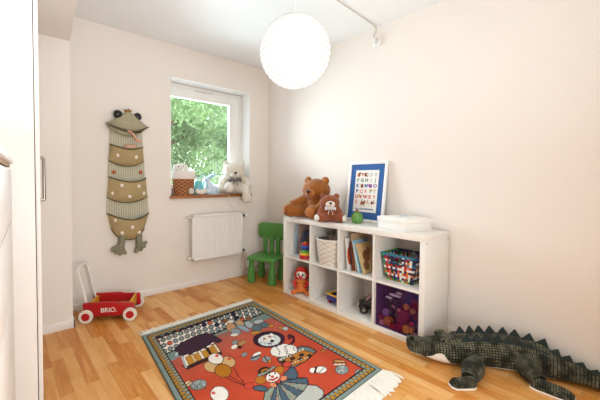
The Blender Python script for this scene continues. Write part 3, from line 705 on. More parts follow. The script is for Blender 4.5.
for k in range(4): b.tube([crn[k], crn[k+1]], .008, n=8, mi=keys.index(cols[k]))
b.build('rim', wm, t)
for x in (-hx*.93, hx*.93):
    b = MB(); b.tube(arc([(x-.006*(1 if x < 0 else -1), -.055, hb*.95), (x-.008*(1 if x < 0 else -1), -.05, hb*.70), (x-.008*(1 if x < 0 else -1), 0, hb*.665), (x-.008*(1 if x < 0 else -1), .05, hb*.70), (x-.006*(1 if x < 0 else -1), .055, hb*.95)], 24), .008, n=8, flat=.6); b.build('handle', WC['navy'], t)
b = MB(); b.box((-.085, -.085, .01), (.085, .085, .11), .01); b.build('inner_block', mat('dark_inner_brown', '#54423a', .8, .2, 30), t)  # dark brown block in the lower basket, to darken its inside

# clown doll and blocks, lower left cube
M_cr = mat('red_doll_cloth', '#c92a22', .6, .1); M_or = mat('orange_doll_cloth', '#dd7a35', .6, .1)
t = thing('clown_doll', 'red haired toy doll with a white face in the lower left cube', 'doll', (.070, 1.284, LOW), math.radians(215)); t.scale = (1.12, 1.12, 1.12)
plush('body', [((0, 0, .055), (.045, .055, .055)), ((0, 0, .105), (.032, .038, .04)), ('tube', [(.0, .02, .04), (.04, .055, .022), (.065, .07, .020)], [.025, .022, .022]), ('tube', [(.0, -.02, .04), (.04, -.055, .022), (.065, -.07, .020)], [.025, .022, .022])], M_or, t, .006, 0)
b = MB(); b.ell((.008, 0, .170), (.046, .047, .048)); h_ = b.build('head', mat('white_doll_face', '#efe6de', .6), t)
b = MB(); b.add(fuse([((-.012, 0, .190), (.05, .058, .05)), ((-.01, .045, .165), (.03, .024, .04)), ((-.01, -.045, .165), (.03, .024, .04)), ((.01, 0, .222), (.04, .04, .022))], .006, .003, 60)); b.build('hair', M_cr, h_, ang=180)
for sg in (-1, 1):
    b = MB(); b.ell((.048, sg*.018, .178), (.008, .009, .013), n=2); b.build('eye', M_eye, h_)
    b = MB(); b.tube(arc([(0, sg*.03, .12), (.03, sg*.062, .105), (.055, sg*.05, .085)], 8), [.018]*5+[.016]*4, n=10); b.ell((.058, sg*.048, .083), .019, n=2); b.build('arm', M_cr, t)
b = MB(); b.ell((.054, 0, .163), (.014, .014, .013), n=2); b.build('nose', M_cr, h_)
b = MB(); b.tube(arc([(.045, -.028, .152), (.052, 0, .143), (.045, .028, .152)], 10), .005, n=8); b.build('mouth', M_cr, h_)
b = MB(); b.lathe([(.03, .118), (.052, .112), (.055, .118), (.048, .126), (.03, .13)], 28); b.build('ruff', M_or, t)
for (x, y, zz, s_, nm, cc, rz) in ((.142, 1.168, 0, .052, 'green', '#3f9a3c', .3), (.215, 1.170, 0, .06, 'blue', '#2d56b0', .1), (.205, 1.175, .0602, .058, 'red', '#b8262b', .35)):
    b = MB(); b.box((-s_/2, -s_/2, 0), (s_/2, s_/2, s_ if nm != 'red' else .07), .004)
    tag(b.build('toy_block', mat(nm+'_block_paint', cc, .4), loc=(x, y, LOW+zz), rot=(0, 0, rz)), {'green': 'green toy block on the cube floor beside the red haired doll', 'blue': 'blue toy block under the red block behind the doll', 'red': 'red toy block stacked on the blue block'}[nm], 'toy block')

# blue and yellow toy cart, second lower cube
t = thing('toy_cart', 'small blue toy cart with yellow tray and red wheels in a lower cube', 'toy vehicle', (.155, .868, LOW), math.radians(-8))
M_bt = mat('royal_blue_plastic', '#262f8a', .35); M_yt = mat('yellow_tray_plastic', '#e9b93e', .4)
b = MB(); L_, W_, z0, z1 = .098, .066, .035, .085
b.box((-L_, -W_, z0), (L_, W_, z0+.008), .002); b.box((-L_, -W_, z0), (-L_+.008, W_, z1), .002); b.box((L_-.008, -W_, z0), (L_, W_, z1), .002); b.box((-L_, -W_, z0), (L_, -W_+.008, z1), .002); b.box((-L_, W_-.008, z0), (L_, W_, z1), .002); b.build('chassis', M_bt, t)
b = MB(); b.box((-L_-.004, -W_-.004, z1), (-L_+.014, W_+.004, z1+.014), .003); b.box((L_-.014, -W_-.004, z1), (L_+.004, W_+.004, z1+.014), .003); b.box((-L_, -W_-.004, z1), (L_, -W_+.014, z1+.014), .003); b.box((-L_, W_-.014, z1), (L_, W_+.004, z1+.014), .003); b.box((-L_+.009, -W_+.009, z0+.0085), (L_-.009, W_-.009, z1-.03)); b.build('tray', M_yt, t)
b = MB(); b.prism([(L_-.005, -W_, z1+.014), (L_-.005, W_, z1+.014), (L_+.02, W_, z1+.075), (L_+.02, -W_, z1+.075)], (-.012, 0, 0), 0, .002); b.build('tipping_flap', M_yt, t)
for x in (-.062, .062):
    for y in (-.058, .058):
        b = MB(); b.lathe([(0, -.011), (.024, -.011), (.028, -.007), (.028, .007), (.024, .011), (0, .011)], 28, (x, y, .0285), M=RX(PI/2), cap=False); b.build('wheel', mat('red_wheel', '#b3222a', .4), t)

# black toy car, third lower cube
t = thing('toy_car', 'black toy car with pale headlights and pink windscreen in a lower cube', 'toy vehicle', (.215, .56, LOW), math.radians(125)); t.scale = (1.15, 1.15, 1.15)
car = [(-.095, .03), (.085, .03), (.098, .045), (.096, .075), (.045, .088), (-.012, .145), (-.085, .14), (-.1, .09)]
b = MB(); b.prism([(x, -.052, z) for x, z in car], (0, .104, 0), 0, .012); b.build('car_body', M_black, t)
b = MB(); b.prism([(.040, -.036, .092), (.040, .036, .092), (-.006, .036, .1405), (-.006, -.036, .1405)], (.004, 0, .004), 0, .001); b.build('windscreen', mat('pink_grey_screen', '#b98f8c', .3), t)
for sg in (-1, 1):
    b = MB(); b.ell((.096, sg*.033, .062), (.007, .012, .012), n=2); b.build('headlight', mat('pale_lamp_plastic', '#d9d3b0', .3), t)
    for x in (-.06, .058):
        b = MB(); b.lathe([(0, -.012), (.024, -.012), (.03, -.007), (.03, .007), (.024, .012), (0, .012)], 28, (x, sg*.054, .0305), M=RX(PI/2), cap=False); wh = b.build('wheel', M_black, t)
        b = MB(); b.lathe([(0, -.002), (.012, -.002), (.012, .002), (0, .002)], 20, (x, sg*.0672, .0305), M=RX(PI/2), cap=False); b.build('hubcap', M_steel, wh)

# purple see-through bin with toys, lower right cube
pm = bpy.data.materials.new('purple_clear_plastic'); pm.use_nodes = True
N = pm.node_tree.nodes; L = pm.node_tree.links; bs = N['Principled BSDF']
tc = N.new('ShaderNodeTexCoord'); nz = N.new('ShaderNodeTexNoise'); nz.inputs['Scale'].default_value = 9; L.new(tc.outputs['Object'], nz.inputs['Vector'])
mp_ = N.new('ShaderNodeMapRange'); mp_.inputs[1].default_value = .35; mp_.inputs[2].default_value = .7; mp_.inputs[3].default_value = .03; mp_.inputs[4].default_value = .17; L.new(nz.outputs[0], mp_.inputs[0])
bs.inputs['Base Color'].default_value = (*hexc('#6d4879'), 1); bs.inputs['Roughness'].default_value = .2
tp = N.new('ShaderNodeBsdfTransparent'); tp.inputs[0].default_value = (*hexc('#eadcec'), 1); ms = N.new('ShaderNodeMixShader')
L.new(mp_.outputs[0], ms.inputs[0]); L.new(tp.outputs[0], ms.inputs[1]); L.new(bs.outputs[0], ms.inputs[2]); L.new(ms.outputs[0], N['Material Output'].inputs[0])
M_pur = mat('purple_plastic', '#4a2f56', .4, .1)
X0, X1, Y0, Y1, Z0, Z1 = .028, .345, .052, .396, LOW+.001, .376
t = thing('storage_bin', 'purple see-through toy bin filling the lower right cube', 'bin', ((X0+X1)/2, (Y0+Y1)/2, Z0))
b = MB(); b.box((X0, Y0, Z0), (X0+.003, Y1, Z1)); wb(b, 'front_panel', pm, t, t)
b = MB(); b.box((X0+.003, Y0, Z0), (X1, Y0+.003, Z1)); b.box((X0+.003, Y1-.003, Z0), (X1, Y1, Z1)); b.box((X1-.003, Y0+.003, Z0), (X1, Y1-.003, Z1)); b.box((X0+.003, Y0+.003, Z0), (X1-.003, Y1-.003, Z0+.003)); wb(b, 'bin_shell', pm, t, t)
b = MB()
for y in (Y0+.002, Y1-.002): b.tube([(X0, y, Z0), (X0, y, Z1)], .004, n=8)
for z in (Z0+.003, Z1): b.tube([(X0, Y0, z), (X0, Y1, z)], .004, n=8)
wb(b, 'front_edging', M_pur, t, t)
hm = mat('dark_print', '#1a1420', .5)
for (u, v) in ((390.6, 301), (396, 302.3), (390.2, 306.6), (396.3, 308.3), (390.2, 312.7), (396, 315.4)):
    p = on(u, v, 0, X0); b = MB(); b.box((X0-.001, p.y-.012, p.z-.012), (X0+.0005, p.y+.012, p.z+.012), .0005); wb(b, 'square_mark', hm, t, t)
fm = mat('pale_print', '#8f7890', .5, .2)
for (u, v, a, c) in ((395, 295.5, .05, .012), (389, 297.5, .03, .009), (399, 293.5, .025, .01)):
    p = on(u, v, 0, X0); b = MB(); b.ell((X0-.0002, p.y, p.z), (.0012, a, c), n=2); wb(b, 'cloud_mark', fm, t, t)
def bt(u, v, x): p = on(u, v, 0, x); p.x = x; return p
ty = {k: mat('toy_'+k, c, .45, .08) for k, c in dict(amber='#e09a25', yellow='#eeb63a', red='#c22334', pink='#e8b3ac', blue='#3f58a8', lilac='#b89ac6', crimson='#a01f3c').items()}
zb = Z0+.0035
def toy(name, label, shape, mt, p, rot=(0, 0, 0)):
    b = MB(); shape(b); return tag(b.build(name, mt, loc=p, rot=rot), label, 'toy')
def brick(sx, sy, sz):
    def f(b):
        b.box((-sx/2, -sy/2, 0), (sx/2, sy/2, sz), .004)
        for i in (-1, 0, 1):
            for j in (-.5, .5): b.lathe([(0, sz), (.008, sz), (.008, sz+.006), (0, sz+.006)], 14, (j*sx*.5, i*sy*.3, 0), cap=False)
    return f
def ball(r):
    def f(b):
        b.ell((0, 0, r), r); b.tube([((r+.0004)*math.cos(a*2*PI/40), (r+.0004)*math.sin(a*2*PI/40), r) for a in range(41)], .0012, n=6, cap=False)
    return f
p = bt(409, 326, .075); toy('toy_brick', 'yellow studded toy brick at the front of the purple bin', brick(.05, .078, .05), ty['yellow'], (.075, p.y, zb))
p = bt(400.5, 328, .07); toy('toy_brick', 'dark red studded brick beside the yellow brick in the bin', brick(.05, .062, .045), ty['crimson'], (.073, p.y+.0075, zb))
p = bt(408, 331, .045); toy('toy_ball', 'tiny pale pink ball at the bottom front of the purple bin', ball(.017), ty['pink'], (.0495, .082, zb+.0005))
p = bt(389, 322, .08); toy('toy_brick', 'amber toy brick at the left of the purple bin', brick(.055, .06, .06), ty['amber'], (.085, p.y+.006, zb))
p = bt(386, 309, .085); toy('toy_ball', 'lilac pink ball on the amber brick in the purple bin', ball(.03), ty['lilac'], (.088, p.y, zb+.067))
p = bt(405, 309, .08); toy('toy_ball', 'orange ball high among the toys in the purple bin', ball(.026), ty['amber'], (.10, p.y, zb+.158))
b = MB(); b.box((-.025, -.055, 0), (.035, .055, .148), .01); tag(b.build('toy_box', ty['crimson'], loc=(.135, bt(402, 315, .12).y-.006, zb)), 'crimson toy box in the middle of the purple bin', 'toy')
for (u, v, xx, nm, k, lab, zz) in ((382, 326, .06, 'brick', 'pink', 'pale pink toy brick in the left front corner of the purple bin', 0), (394.5, 327, .055, 'brick', 'red', 'small red toy brick at the front between the amber and crimson bricks', 0), (412, 318, .075, 'ball', 'red', 'red ball on the yellow brick in the purple bin', .058),
        (396, 313.5, .085, 'bar', 'pink', 'pale pink bar lying across the toys in the purple bin', .135), (384, 318, .075, 'ball', 'crimson', 'small crimson ball by the left side of the purple bin', .05), (413, 303, .085, 'ball', 'yellow', 'yellow ball high at the right of the purple bin', .15)):
    p = bt(u, v, xx)
    f_ = brick(.03, .031, .034) if nm == 'brick' else ball(.021) if nm == 'ball' else (lambda b: b.tube([(0, -.035, .01), (0, .035, .03)], .010))
    if lab.startswith('small crimson'): p = Vector((.055, .369, 0)); zz = .0405
    if lab.startswith('small red'): p = Vector((.0485, .2675, 0))
    toy('toy_'+nm, lab, f_, ty[k], (p.x, p.y, zb+zz))
t = thing('picture_book', 'blue picture book with red cover slanting in the purple bin', 'book', (.20, .200, zb+.022))
Mk = RX(math.radians(-28))
b = MB(); b.box((-.012, -.085, 0), (-.009, .085, .25), .001); b.box((.009, -.085, 0), (.012, .085, .25), .001); b.box((-.012, .082, 0), (.012, .086, .25), .001); b.bm.transform(RX(math.radians(14))); b.build('cover', ty['blue'], t)
b = MB(); b.box((-.0125, -.06, .05), (-.0118, .03, .20)); b.bm.transform(RX(math.radians(14))); b.build('cover_picture', ty['red'], t)
b = MB(); b.box((-.009, -.083, .003), (.009, .081, .247)); b.bm.transform(RX(math.radians(14))); b.build('pages', M_paper, t)

# ------------------------------------------------------------------ things on the window sill
M_wk = mat('brown_wicker', '#b5794a', .7, .2, 60)
t = thing('wicker_basket', 'brown wicker basket with white cloth lining on the window sill', 'basket', (-.73, 2.32, SILL))
b = MB(); R = woven_round(.10, .121, .19, 20, 10)
for r in R:
    for p in r: p.y *= .72
b.loft(R, cap=False); b.bm.faces.ensure_lookup_table()
for k, f in enumerate(b.bm.faces):
    if ((k//80)//3+((k % 80)//4)) % 2: f.material_index = 1
b.bm.faces.new([b.bm.verts.new(p) for p in R[0]][::-1]); b.build('weave', [M_wk, mat('dark_wicker', '#7f4a28', .7, .2, 60)], t, 80)
b = MB(); R = []
for r, z in ((.125, .178), (.129, .19), (.130, .258), (.125, .263), (.117, .24), (.086, .05), (.02, .03)):
    R.append([Vector(((r+.003*math.sin(a*2*PI/60*11))*math.cos(a*2*PI/60), .74*(r+.003*math.sin(a*2*PI/60*9))*math.sin(a*2*PI/60), z)) for a in range(60)])
b.loft(R); b.build('liner', mat('white_cotton_liner', '#efe6de', .9, .04, 20), t, 60)
b = MB(); b.tube([(.119*math.cos(a*2*PI/60), .119*.72*math.sin(a*2*PI/60), .176) for a in range(61)], .007, n=8, cap=False); b.build('rim', M_wk, t)
b = MB(); b.add(fuse([((.045, -.094, .045), (.032, .026, .032))], .006, .004, 70)); b.build('pompom', M_w, t, ang=180)
t = thing('plush_bunny', 'white plush bunny peeking out of the brown wicker basket on the sill', 'soft toy', (-.762, 2.325, SILL+.055), math.radians(-110)); t.scale = (.8, .8, .8)
plush('body', [((0, 0, .09), (.05, .06, .09)), ((0, 0, .20), (.04, .05, .07)), ((.005, 0, .305), (.058, .07, .062))], M_w, t, .007, .004)
for sg in (-1, 1):
    b = MB(); b.add(fuse([('tube', arc([(-.005, sg*.04, .335), (-.01, sg*.068, .335), (0, sg*.082, .30), (.01, sg*.084, .25)], 10), [.018]*4+[.022]*7)], .006, .002)); b.build('ear', M_w, t, ang=180)
    b = MB(); b.ell((.055, sg*.028, .318), .008, n=2); b.build('eye', M_eye, t)
b = MB(); b.ell((.062, 0, .297), (.008, .011, .008), n=2); b.build('nose', mat('pink_nose', '#d59a93', .6), t)
M_pb = mat('pale_blue_plastic', '#cfe0ec', .35, .03)
t = thing('rabbit_night_light', 'pale blue rabbit night light on the window sill', 'lamp', (-.385, 2.335, SILL), math.radians(178))
# faces local +x turned towards the basket; ears folded back
b = MB(); b.add(fuse([((-.02, 0, .055), (.07, .05, .06)), ((.015, 0, .08), (.05, .043, .07)), ((.045, 0, .03), (.045, .045, .03)), ('tube', [(.03, 0, .11), (.043, 0, .165)], [.035, .026]), ((.055, 0, .178), (.04, .028, .027)), ((-.09, 0, .03), (.02, .02, .02))], .006)); b.build('body', M_pb, t, 180)
for sg in (-1, 1):
    b = MB(); b.add(fuse([('tube', arc([(.04, sg*.012, .192), (-.005, sg*.016, .215), (-.055, sg*.018, .232)], 8), [.013, .016, .018, .019, .019, .018, .016, .013, .009])], .005)); b.build('ear', mat('sky_blue_plastic', '#a9cbe4', .35, .03), t, 180)
b = MB(); b.lathe([(0, 0), (.075, 0), (.078, .006), (.07, .012), (0, .012)], 32, cap=False); b.build('base', M_pb, t)
tq = mat('turquoise_glaze', '#6fc0c0', .25, .05)
t = thing('toy_watering_can', 'small turquoise toy watering can between the basket and the rabbit lamp', 'watering can', (-.53, 2.372, SILL))
b = MB(); b.lathe([(0, 0), (.05, 0), (.052, .01), (.046, .12), (.042, .16), (.038, .16), (.042, .11), (.046, .01), (0, .008)], 30, cap=False); b.build('can_body', tq, t)
b = MB(); b.tube(arc([(-.045, 0, .13), (-.085, 0, .12), (-.085, 0, .05), (-.048, 0, .03)], 14), .007); b.build('handle', tq, t)
b = MB(); b.tube([(.04, 0, .04), (.075, 0, .15)], [.014, .010]); b.build('spout', tq, t)
b = MB(); b.add(fuse([((0, 0, .03), (.065, .035, .03)), ((.05, 0, .045), (.03, .03, .035)), ((-.04, 0, .04), (.03, .03, .03))], .006, .003, 60))
tag(b.build('plush_toy', M_w, loc=(-.548, 2.272, SILL), ang=180), 'small white soft toy lying beside the basket on the sill', 'soft toy')
M_wb = fur('ivory_plush', '#e6dccd', .06)
wbr = bear('teddy_bear', 'ivory white teddy bear with grey bow tie on the window sill', None, (-.085, 2.33, SILL), math.radians(-112), .98, M_wb, M_w, M_w,
     arms=[[(.02, .085, .195), (.055, .15, .165), (.085, .175, .11)], [(.02, -.085, .195), (.05, -.14, .14), (.06, -.15, .08)]],
     legs=[[(.03, .07, .07), (.12, .125, .05), (.165, .14, -.05)], [(.03, -.06, .07), (.11, -.075, .075), (.195, -.085, .07)]], head=(.03, .005, .285), sole_r=.042, flat=False)
ribbon_bow(wbr, (.112, .005, .168), 1.15, mat('grey_bow_cloth', '#6f6a68', .7, .2, 40))
t = bpy.data.objects['rabbit_night_light']
cp = arc([(-.325, 2.30, SILL+.006), (-.27, 2.243, SILL+.006), (-.225, 2.226, SILL+.004), (-.215, 2.222, SILL-.04), (-.20, 2.245, .93), (-.16, 2.25, .88), (-.12, 2.25, .84), (-.09, 2.25, .80), (-.06, 2.252, .76)], 40)
b = MB(); b.tube(cp, .003, n=8); tag(b.build('power_cord', M_white), 'thin white cord hanging from the window sill behind the radiator', 'cord')

# ------------------------------------------------------------------ paper lantern and its cable
LX, LY, LZ, LR = -.735, .555, 2.040, .236
t = thing('paper_lantern', 'round white ribbed paper lantern hanging from the ceiling', 'lamp', (LX, LY, LZ))
pp = bpy.data.materials.new('lit_rice_paper'); pp.use_nodes = True
N = pp.node_tree.nodes; L = pp.node_tree.links; bs = N['Principled BSDF']; bs.inputs['Base Color'].default_value = (.80, .79, .77, 1); bs.inputs['Roughness'].default_value = .9
tl = N.new('ShaderNodeBsdfTranslucent'); tl.inputs[0].default_value = (.95, .93, .90, 1); ms = N.new('ShaderNodeMixShader'); ms.inputs[0].default_value = .55
no = N.new('ShaderNodeTexNoise'); no.inputs['Scale'].default_value = 30; tc = N.new('ShaderNodeTexCoord'); L.new(tc.outputs['Object'], no.inputs['Vector']); bp = N.new('ShaderNodeBump'); bp.inputs['Strength'].default_value = .1; L.new(no.outputs[0], bp.inputs['Height']); L.new(bp.outputs[0], bs.inputs['Normal'])
L.new(bs.outputs[0], ms.inputs[1]); L.new(tl.outputs[0], ms.inputs[2])
em = N.new('ShaderNodeEmission'); em.inputs[0].default_value = (1, .98, .95, 1); em.inputs[1].default_value = .06
ad = N.new('ShaderNodeAddShader'); L.new(ms.outputs[0], ad.inputs[0]); L.new(em.outputs[0], ad.inputs[1]); L.new(ad.outputs[0], N['Material Output'].inputs[0])
prof = []; nr = 17; a0, a1 = math.radians(-76), math.radians(77)
for i in range(nr*6+1):
    a = a0+(a1-a0)*i/(nr*6); k = abs(math.sin(PI*i/6)); r = LR*(1-.022*k)
    prof.append((r*math.cos(a), r*math.sin(a)))
b = MB(); b.lathe(prof, 72, cap=False); sh = b.build('shade', pp, t, 180)
M_rib = mat('pale_wire_rib', '#d3cdc6', .7, .03)
for i in range(nr+1):
    a = a0+(a1-a0)*i/nr; r = LR*1.001*math.cos(a)
    b = MB(); b.tube([(r*math.cos(q*2*PI/64), r*math.sin(q*2*PI/64), LR*1.001*math.sin(a)) for q in range(65)], .0028, n=6, cap=False); b.build('rib', M_rib, sh)
b = MB(); b.tube([(0, 0, LR*.97), (0, 0, CEIL-LZ-.03)], .0035, n=8); b.build('cord', M_white, t)
b = MB(); b.lathe([(0, CEIL-LZ-.06), (.02, CEIL-LZ-.058), (.045, CEIL-LZ-.02), (.048, CEIL-LZ-.0005), (0, CEIL-LZ-.0005)], 28, cap=False); b.build('ceiling_cup', M_white, t)
b = MB(); b.tube([(0, 0, LR*.97), (0, 0, .06)], .012); b.lathe([(0, .07), (.018, .068), (.02, .03), (.016, .0), (0, -.002)], 20, cap=False); b.build('socket', M_white, t)
b = MB(); b.tube([(-LR*.23, 0, LR*.965), (LR*.23, 0, LR*.965)], .002, n=6); b.tube([(0, -LR*.23, LR*.966), (0, LR*.23, LR*.966)], .002, n=6); b.build('wire_spreader', M_rib, t)
l = bpy.data.lights.new('lantern_bulb', 'POINT'); l.energy = LAMP_P; l.shadow_soft_size = .03; l.color = (.95, .97, 1.0)
o = bpy.data.objects.new('bulb', l); C.objects.link(o); o.parent = t; o.location = (0, 0, -.04)
cb = [(LX+.045, LY, CEIL-.006), (-.30, .607, CEIL-.006), (.10, .645, CEIL-.006), (.36, .672, CEIL-.007), (.392, .68, CEIL-.03), (.399, .705, CEIL-.07), (.397, .70, CEIL-.095), (.388, .678, CEIL-.115)]
b = MB(); b.tube(arc(cb, 60), .0034, n=8); tag(b.build('ceiling_cable', mat('beige_cable', '#c6b6a2', .5, .04)), 'thin beige cable running along the ceiling to the wall socket', 'cable')
t = thing('wall_socket', 'small white wall socket high on the right wall under the ceiling', 'socket', (W_X, .668, 2.452))
b = MB(); b.box((-.022, -.042, -.042), (0, .042, .042), .006); b.build('plate', M_white, t)
b = MB(); b.lathe([(.022, 0), (.019, .006), (.003, .004)], 24, (-.0225, 0, 0), M=RY(-PI/2), cap=False); b.tube([(-.030, .004, .03), (-.032, .0, .0)], .008); b.build('plug', mat('white_plug', '#dcd6ce', .5), t)

# ------------------------------------------------------------------ trees outside
def leafmat(n, c):
    m_ = bpy.data.materials.new(n); m_.use_nodes = True; N = m_.node_tree.nodes; L = m_.node_tree.links; bs = N['Principled BSDF']
    tc = N.new('ShaderNodeTexCoord'); nz = N.new('ShaderNodeTexNoise'); nz.inputs['Scale'].default_value = 2.2; nz.inputs['Detail'].default_value = 5
    L.new(tc.outputs['Object'], nz.inputs['Vector']); cr = N.new('ShaderNodeValToRGB'); e = cr.color_ramp.elements
    e[0].position = .3; e[0].color = (*[x*.55 for x in hexc(c)], 1); e[1].position = .7; e[1].color = (*hexc(c), 1); L.new(nz.outputs[0], cr.inputs[0])
    L.new(cr.outputs[0], bs.inputs['Base Color']); bs.inputs['Roughness'].default_value = .55
    tl = N.new('ShaderNodeBsdfTranslucent'); L.new(cr.outputs[0], tl.inputs[0]); ms = N.new('ShaderNodeMixShader'); ms.inputs[0].default_value = .45
    L.new(bs.outputs[0], ms.inputs[1]); L.new(tl.outputs[0], ms.inputs[2]); L.new(ms.outputs[0], N['Material Output'].inputs[0]); return m_
GZ = -2.7
M_bark = mat('tree_bark', '#6a5745', .9, .3, 12, .4)
M_grass = mat('lawn', '#7f9a55', .95, .3, 3)
b = MB(); b.box((-8, B_Y+.4, GZ-.1), (16, 30, GZ)); struct(b.build('ground', M_grass))
def tree(x, y, h, r, nl, lm, label, seed):
    R_ = random.Random(seed); t = thing('tree', label, 'tree', (x, y, GZ))
    b = MB(); cz = h
    b.tube(arc([(0, 0, -.05), (.05, 0, h*.35), (-.04, .05, h*.7), (.03, 0, h+.3*r)], 12), [.16-.01*i for i in range(13)], n=10)
    for k in range(16):
        a = R_.uniform(0, 2*PI); z0 = h*R_.uniform(.5, 1.1); q = Vector((math.cos(a)*r*.8, math.sin(a)*r*.8, z0+r*R_.uniform(.1, .6)))
        b.tube(arc([(0, 0, z0), Vector((0, 0, z0)).lerp(q, .5)+Vector((0, 0, -.1)), q], 6), [.055-.007*i for i in range(7)], n=6)
    b.build('trunk', M_bark, t)
    verts, faces = [], []
    cl = [(Vector((R_.gauss(0, .45), R_.gauss(0, .45), R_.gauss(.1, .5)))*r+Vector((0, 0, cz)), r*R_.uniform(.22, .4)) for _ in range(46)]
    for i in range(nl):
        c, cr = R_.choice(cl); d = Vector((R_.gauss(0, 1), R_.gauss(0, 1), R_.gauss(0, 1))).normalized()*cr*R_.uniform(.4, 1)
        p = c+d; s = R_.uniform(.05, .11)
        e = Euler((R_.uniform(-1.2, 1.2), R_.uniform(-1.2, 1.2), R_.uniform(0, 6.28))).to_matrix()
        k = len(verts)
        for (u, v, w_) in ((-.1, 0, 0), (.25, .32, .05), (.7, .28, .03), (1.1, 0, -.08), (.7, -.28, .03), (.25, -.32, .05)): verts.append(p+e @ (Vector((u, v, w_))*s))
        faces.append(tuple(range(k, k+6)))
    me = bpy.data.meshes.new('foliage'); me.from_pydata(verts, [], faces); me.materials.append(lm)
    o = bpy.data.objects.new('foliage', me); C.objects.link(o); o.parent = t; o['kind'] = 'stuff'; return t
lm1 = leafmat('maple_leaf', '#9cb986'); lm2 = leafmat('birch_leaf', '#a9c898')
tree(.95, 7.0, 4.8, 1.9, 26000, lm1, 'leafy green tree close outside the window', 11)
tree(4.6, 8.0, 4.9, 2.3, 26000, lm2, 'pale green tree outside, behind the right half of the window', 12)
tree(2.3, 11.5, 5.8, 3.0, 34000, lm2, 'farther pale green tree outside, behind the close leafy tree', 13)

# ------------------------------------------------------------------ circus rug
QTL, QTR, QBR, QBL = Vector((-1.475, 1.412, 0)), Vector((-.405, 1.466, 0)), Vector((-.455, .035, 0)), Vector((-1.632, -.03, 0))
RUGT = .011
def rq(a, c): return (QTL.lerp(QTR, a)).lerp(QBL.lerp(QBR, a), c)
t = thing('circus_rug', 'red pictorial circus rug with clown and lion, white fringes, on the oak floor', 'rug', (-.99, .72, .0008))
NU, NV = 300, 400
ga, gc = np.meshgrid(np.linspace(0, 1, NU+1), np.linspace(0, 1, NV+1))
def q4(a, c):
    P = [np.array(q)[:2] for q in (QTL, QTR, QBR, QBL)]
    return ((1-a)*(1-c))[..., None]*P[0]+(a*(1-c))[..., None]*P[1]+(a*c)[..., None]*P[2]+((1-a)*c)[..., None]*P[3]
XY = q4(ga, gc)
# drawing coordinates of the woven picture: the rug's own plane laid out as it is seen in the photograph
V3 = np.concatenate([XY, np.full(XY.shape[:2]+(1,), RUGT)], -1)-np.array(CAM)
zc = V3 @ np.array(fw); DU = U0+F*(V3 @ np.array(rt))/zc; DV = V0-F*(V3 @ np.array(up))/zc
RU, RV = 1.10, 1.44
du, dv = np.minimum(ga, 1-ga)*RU, np.minimum(gc, 1-gc)*RV; edge = np.minimum(du, dv)
rs = np.random.RandomState(4); grain = rs.rand(*ga.shape)
def smooth_noise(n, seed):
    r = np.random.RandomState(seed).rand(n+2, n+2); x = ga*n; y = gc*n; i = x.astype(int); j = y.astype(int); fx = x-i; fy_ = y-j
    return (r[j, i]*(1-fx)+r[j, i+1]*fx)*(1-fy_)+(r[j+1, i]*(1-fx)+r[j+1, i+1]*fx)*fy_
COL = np.zeros(ga.shape+(3,))
def H(h): return np.array(hexc(h))
def put(mask, c): COL[mask] = H(c) if isinstance(c, str) else c[mask]
def inpoly(pts):
    m_ = np.zeros(DU.shape, bool); n = len(pts); j = n-1
    for i in range(n):
        x0, y0 = pts[i]; x1, y1 = pts[j]
        c = ((y0 > DV) != (y1 > DV)) & (DU < (x1-x0)*(DV-y0)/((y1-y0) if y1 != y0 else 1e-9)+x0); m_ ^= c; j = i
    return m_
def dline(pts):
    d = np.full(DU.shape, 1e9)
    for (x0, y0), (x1, y1) in zip(pts[:-1], pts[1:]):
        L2 = (x1-x0)**2+(y1-y0)**2; s = np.clip(((DU-x0)*(x1-x0)+(DV-y0)*(y1-y0))/L2, 0, 1)
        d = np.minimum(d, np.hypot(DU-x0-s*(x1-x0), DV-y0-s*(y1-y0)))
    return d
INK = '#2a1c20'
def poly(pts, c, ol=.6):
    if ol: put(dline(list(pts)+[pts[0]]) < ol, INK)
    put(inpoly(pts) & (dline(list(pts)+[pts[0]]) > ol*.4 if ol else True), c)
def ell(x, y, a, b_, c, ang=0, ol=.6):
    cs, sn = math.cos(math.radians(ang)), math.sin(math.radians(ang)); X = (DU-x)*cs+(DV-y)*sn; Y = -(DU-x)*sn+(DV-y)*cs
    if ol: put((X/(a+ol))**2+(Y/(b_+ol))**2 < 1, INK)
    put((X/a)**2+(Y/b_)**2 < 1, c)
def line(pts, c, wd): put(dline(pts) < wd, c)
# ground of the field: orange red, duller towards the far end
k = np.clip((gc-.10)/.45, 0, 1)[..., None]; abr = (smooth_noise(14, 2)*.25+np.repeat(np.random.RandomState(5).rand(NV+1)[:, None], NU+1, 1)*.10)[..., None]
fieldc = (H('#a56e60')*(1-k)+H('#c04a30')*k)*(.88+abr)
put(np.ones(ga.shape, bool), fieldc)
# crowd on the stand, striped apron
TEAL = '#7f958f'
poly([(163, 354), (266, 311.5), (274, 317), (219, 334.5), (172, 361), (168, 359)], TEAL, 0)
for i in range(46):
    f = i/45; x0, y0 = 163+103*f, 354-42.5*f; line([(x0, y0), (x0+6, y0+6)], '#5f7672', .28)
poly([(148, 337), (247, 303), (256, 305), (156, 342)], '#3b2e2b', 0)
poly([(153.5, 340.5), (252.5, 305.5), (266, 312), (164, 354.5)], '#ece3d6', .9)
rc = random.Random(9)
for row in range(3):
    for i in range(17):
        f = (i+.5*(row % 2)+.35)/17; g = (row+.5)/3; x = (153.5+99*f)*(1-g)+(164+102*f)*g; y = (340.5-35*f)*(1-g)+(354.5-42.5*f)*g
        cc = rc.choice(['#8b9894']*7+['#d5603f', '#23304a', '#74837f']); ell(x, y, 2.1, 1.45, cc, -18, .75)
for i in range(13):
    f = (i+.5)/13; ell(151+99*f, 338.6-34.5*f, 2.3, 1.3, '#8b9894' if i % 3 else '#c9573c', -20, .3)
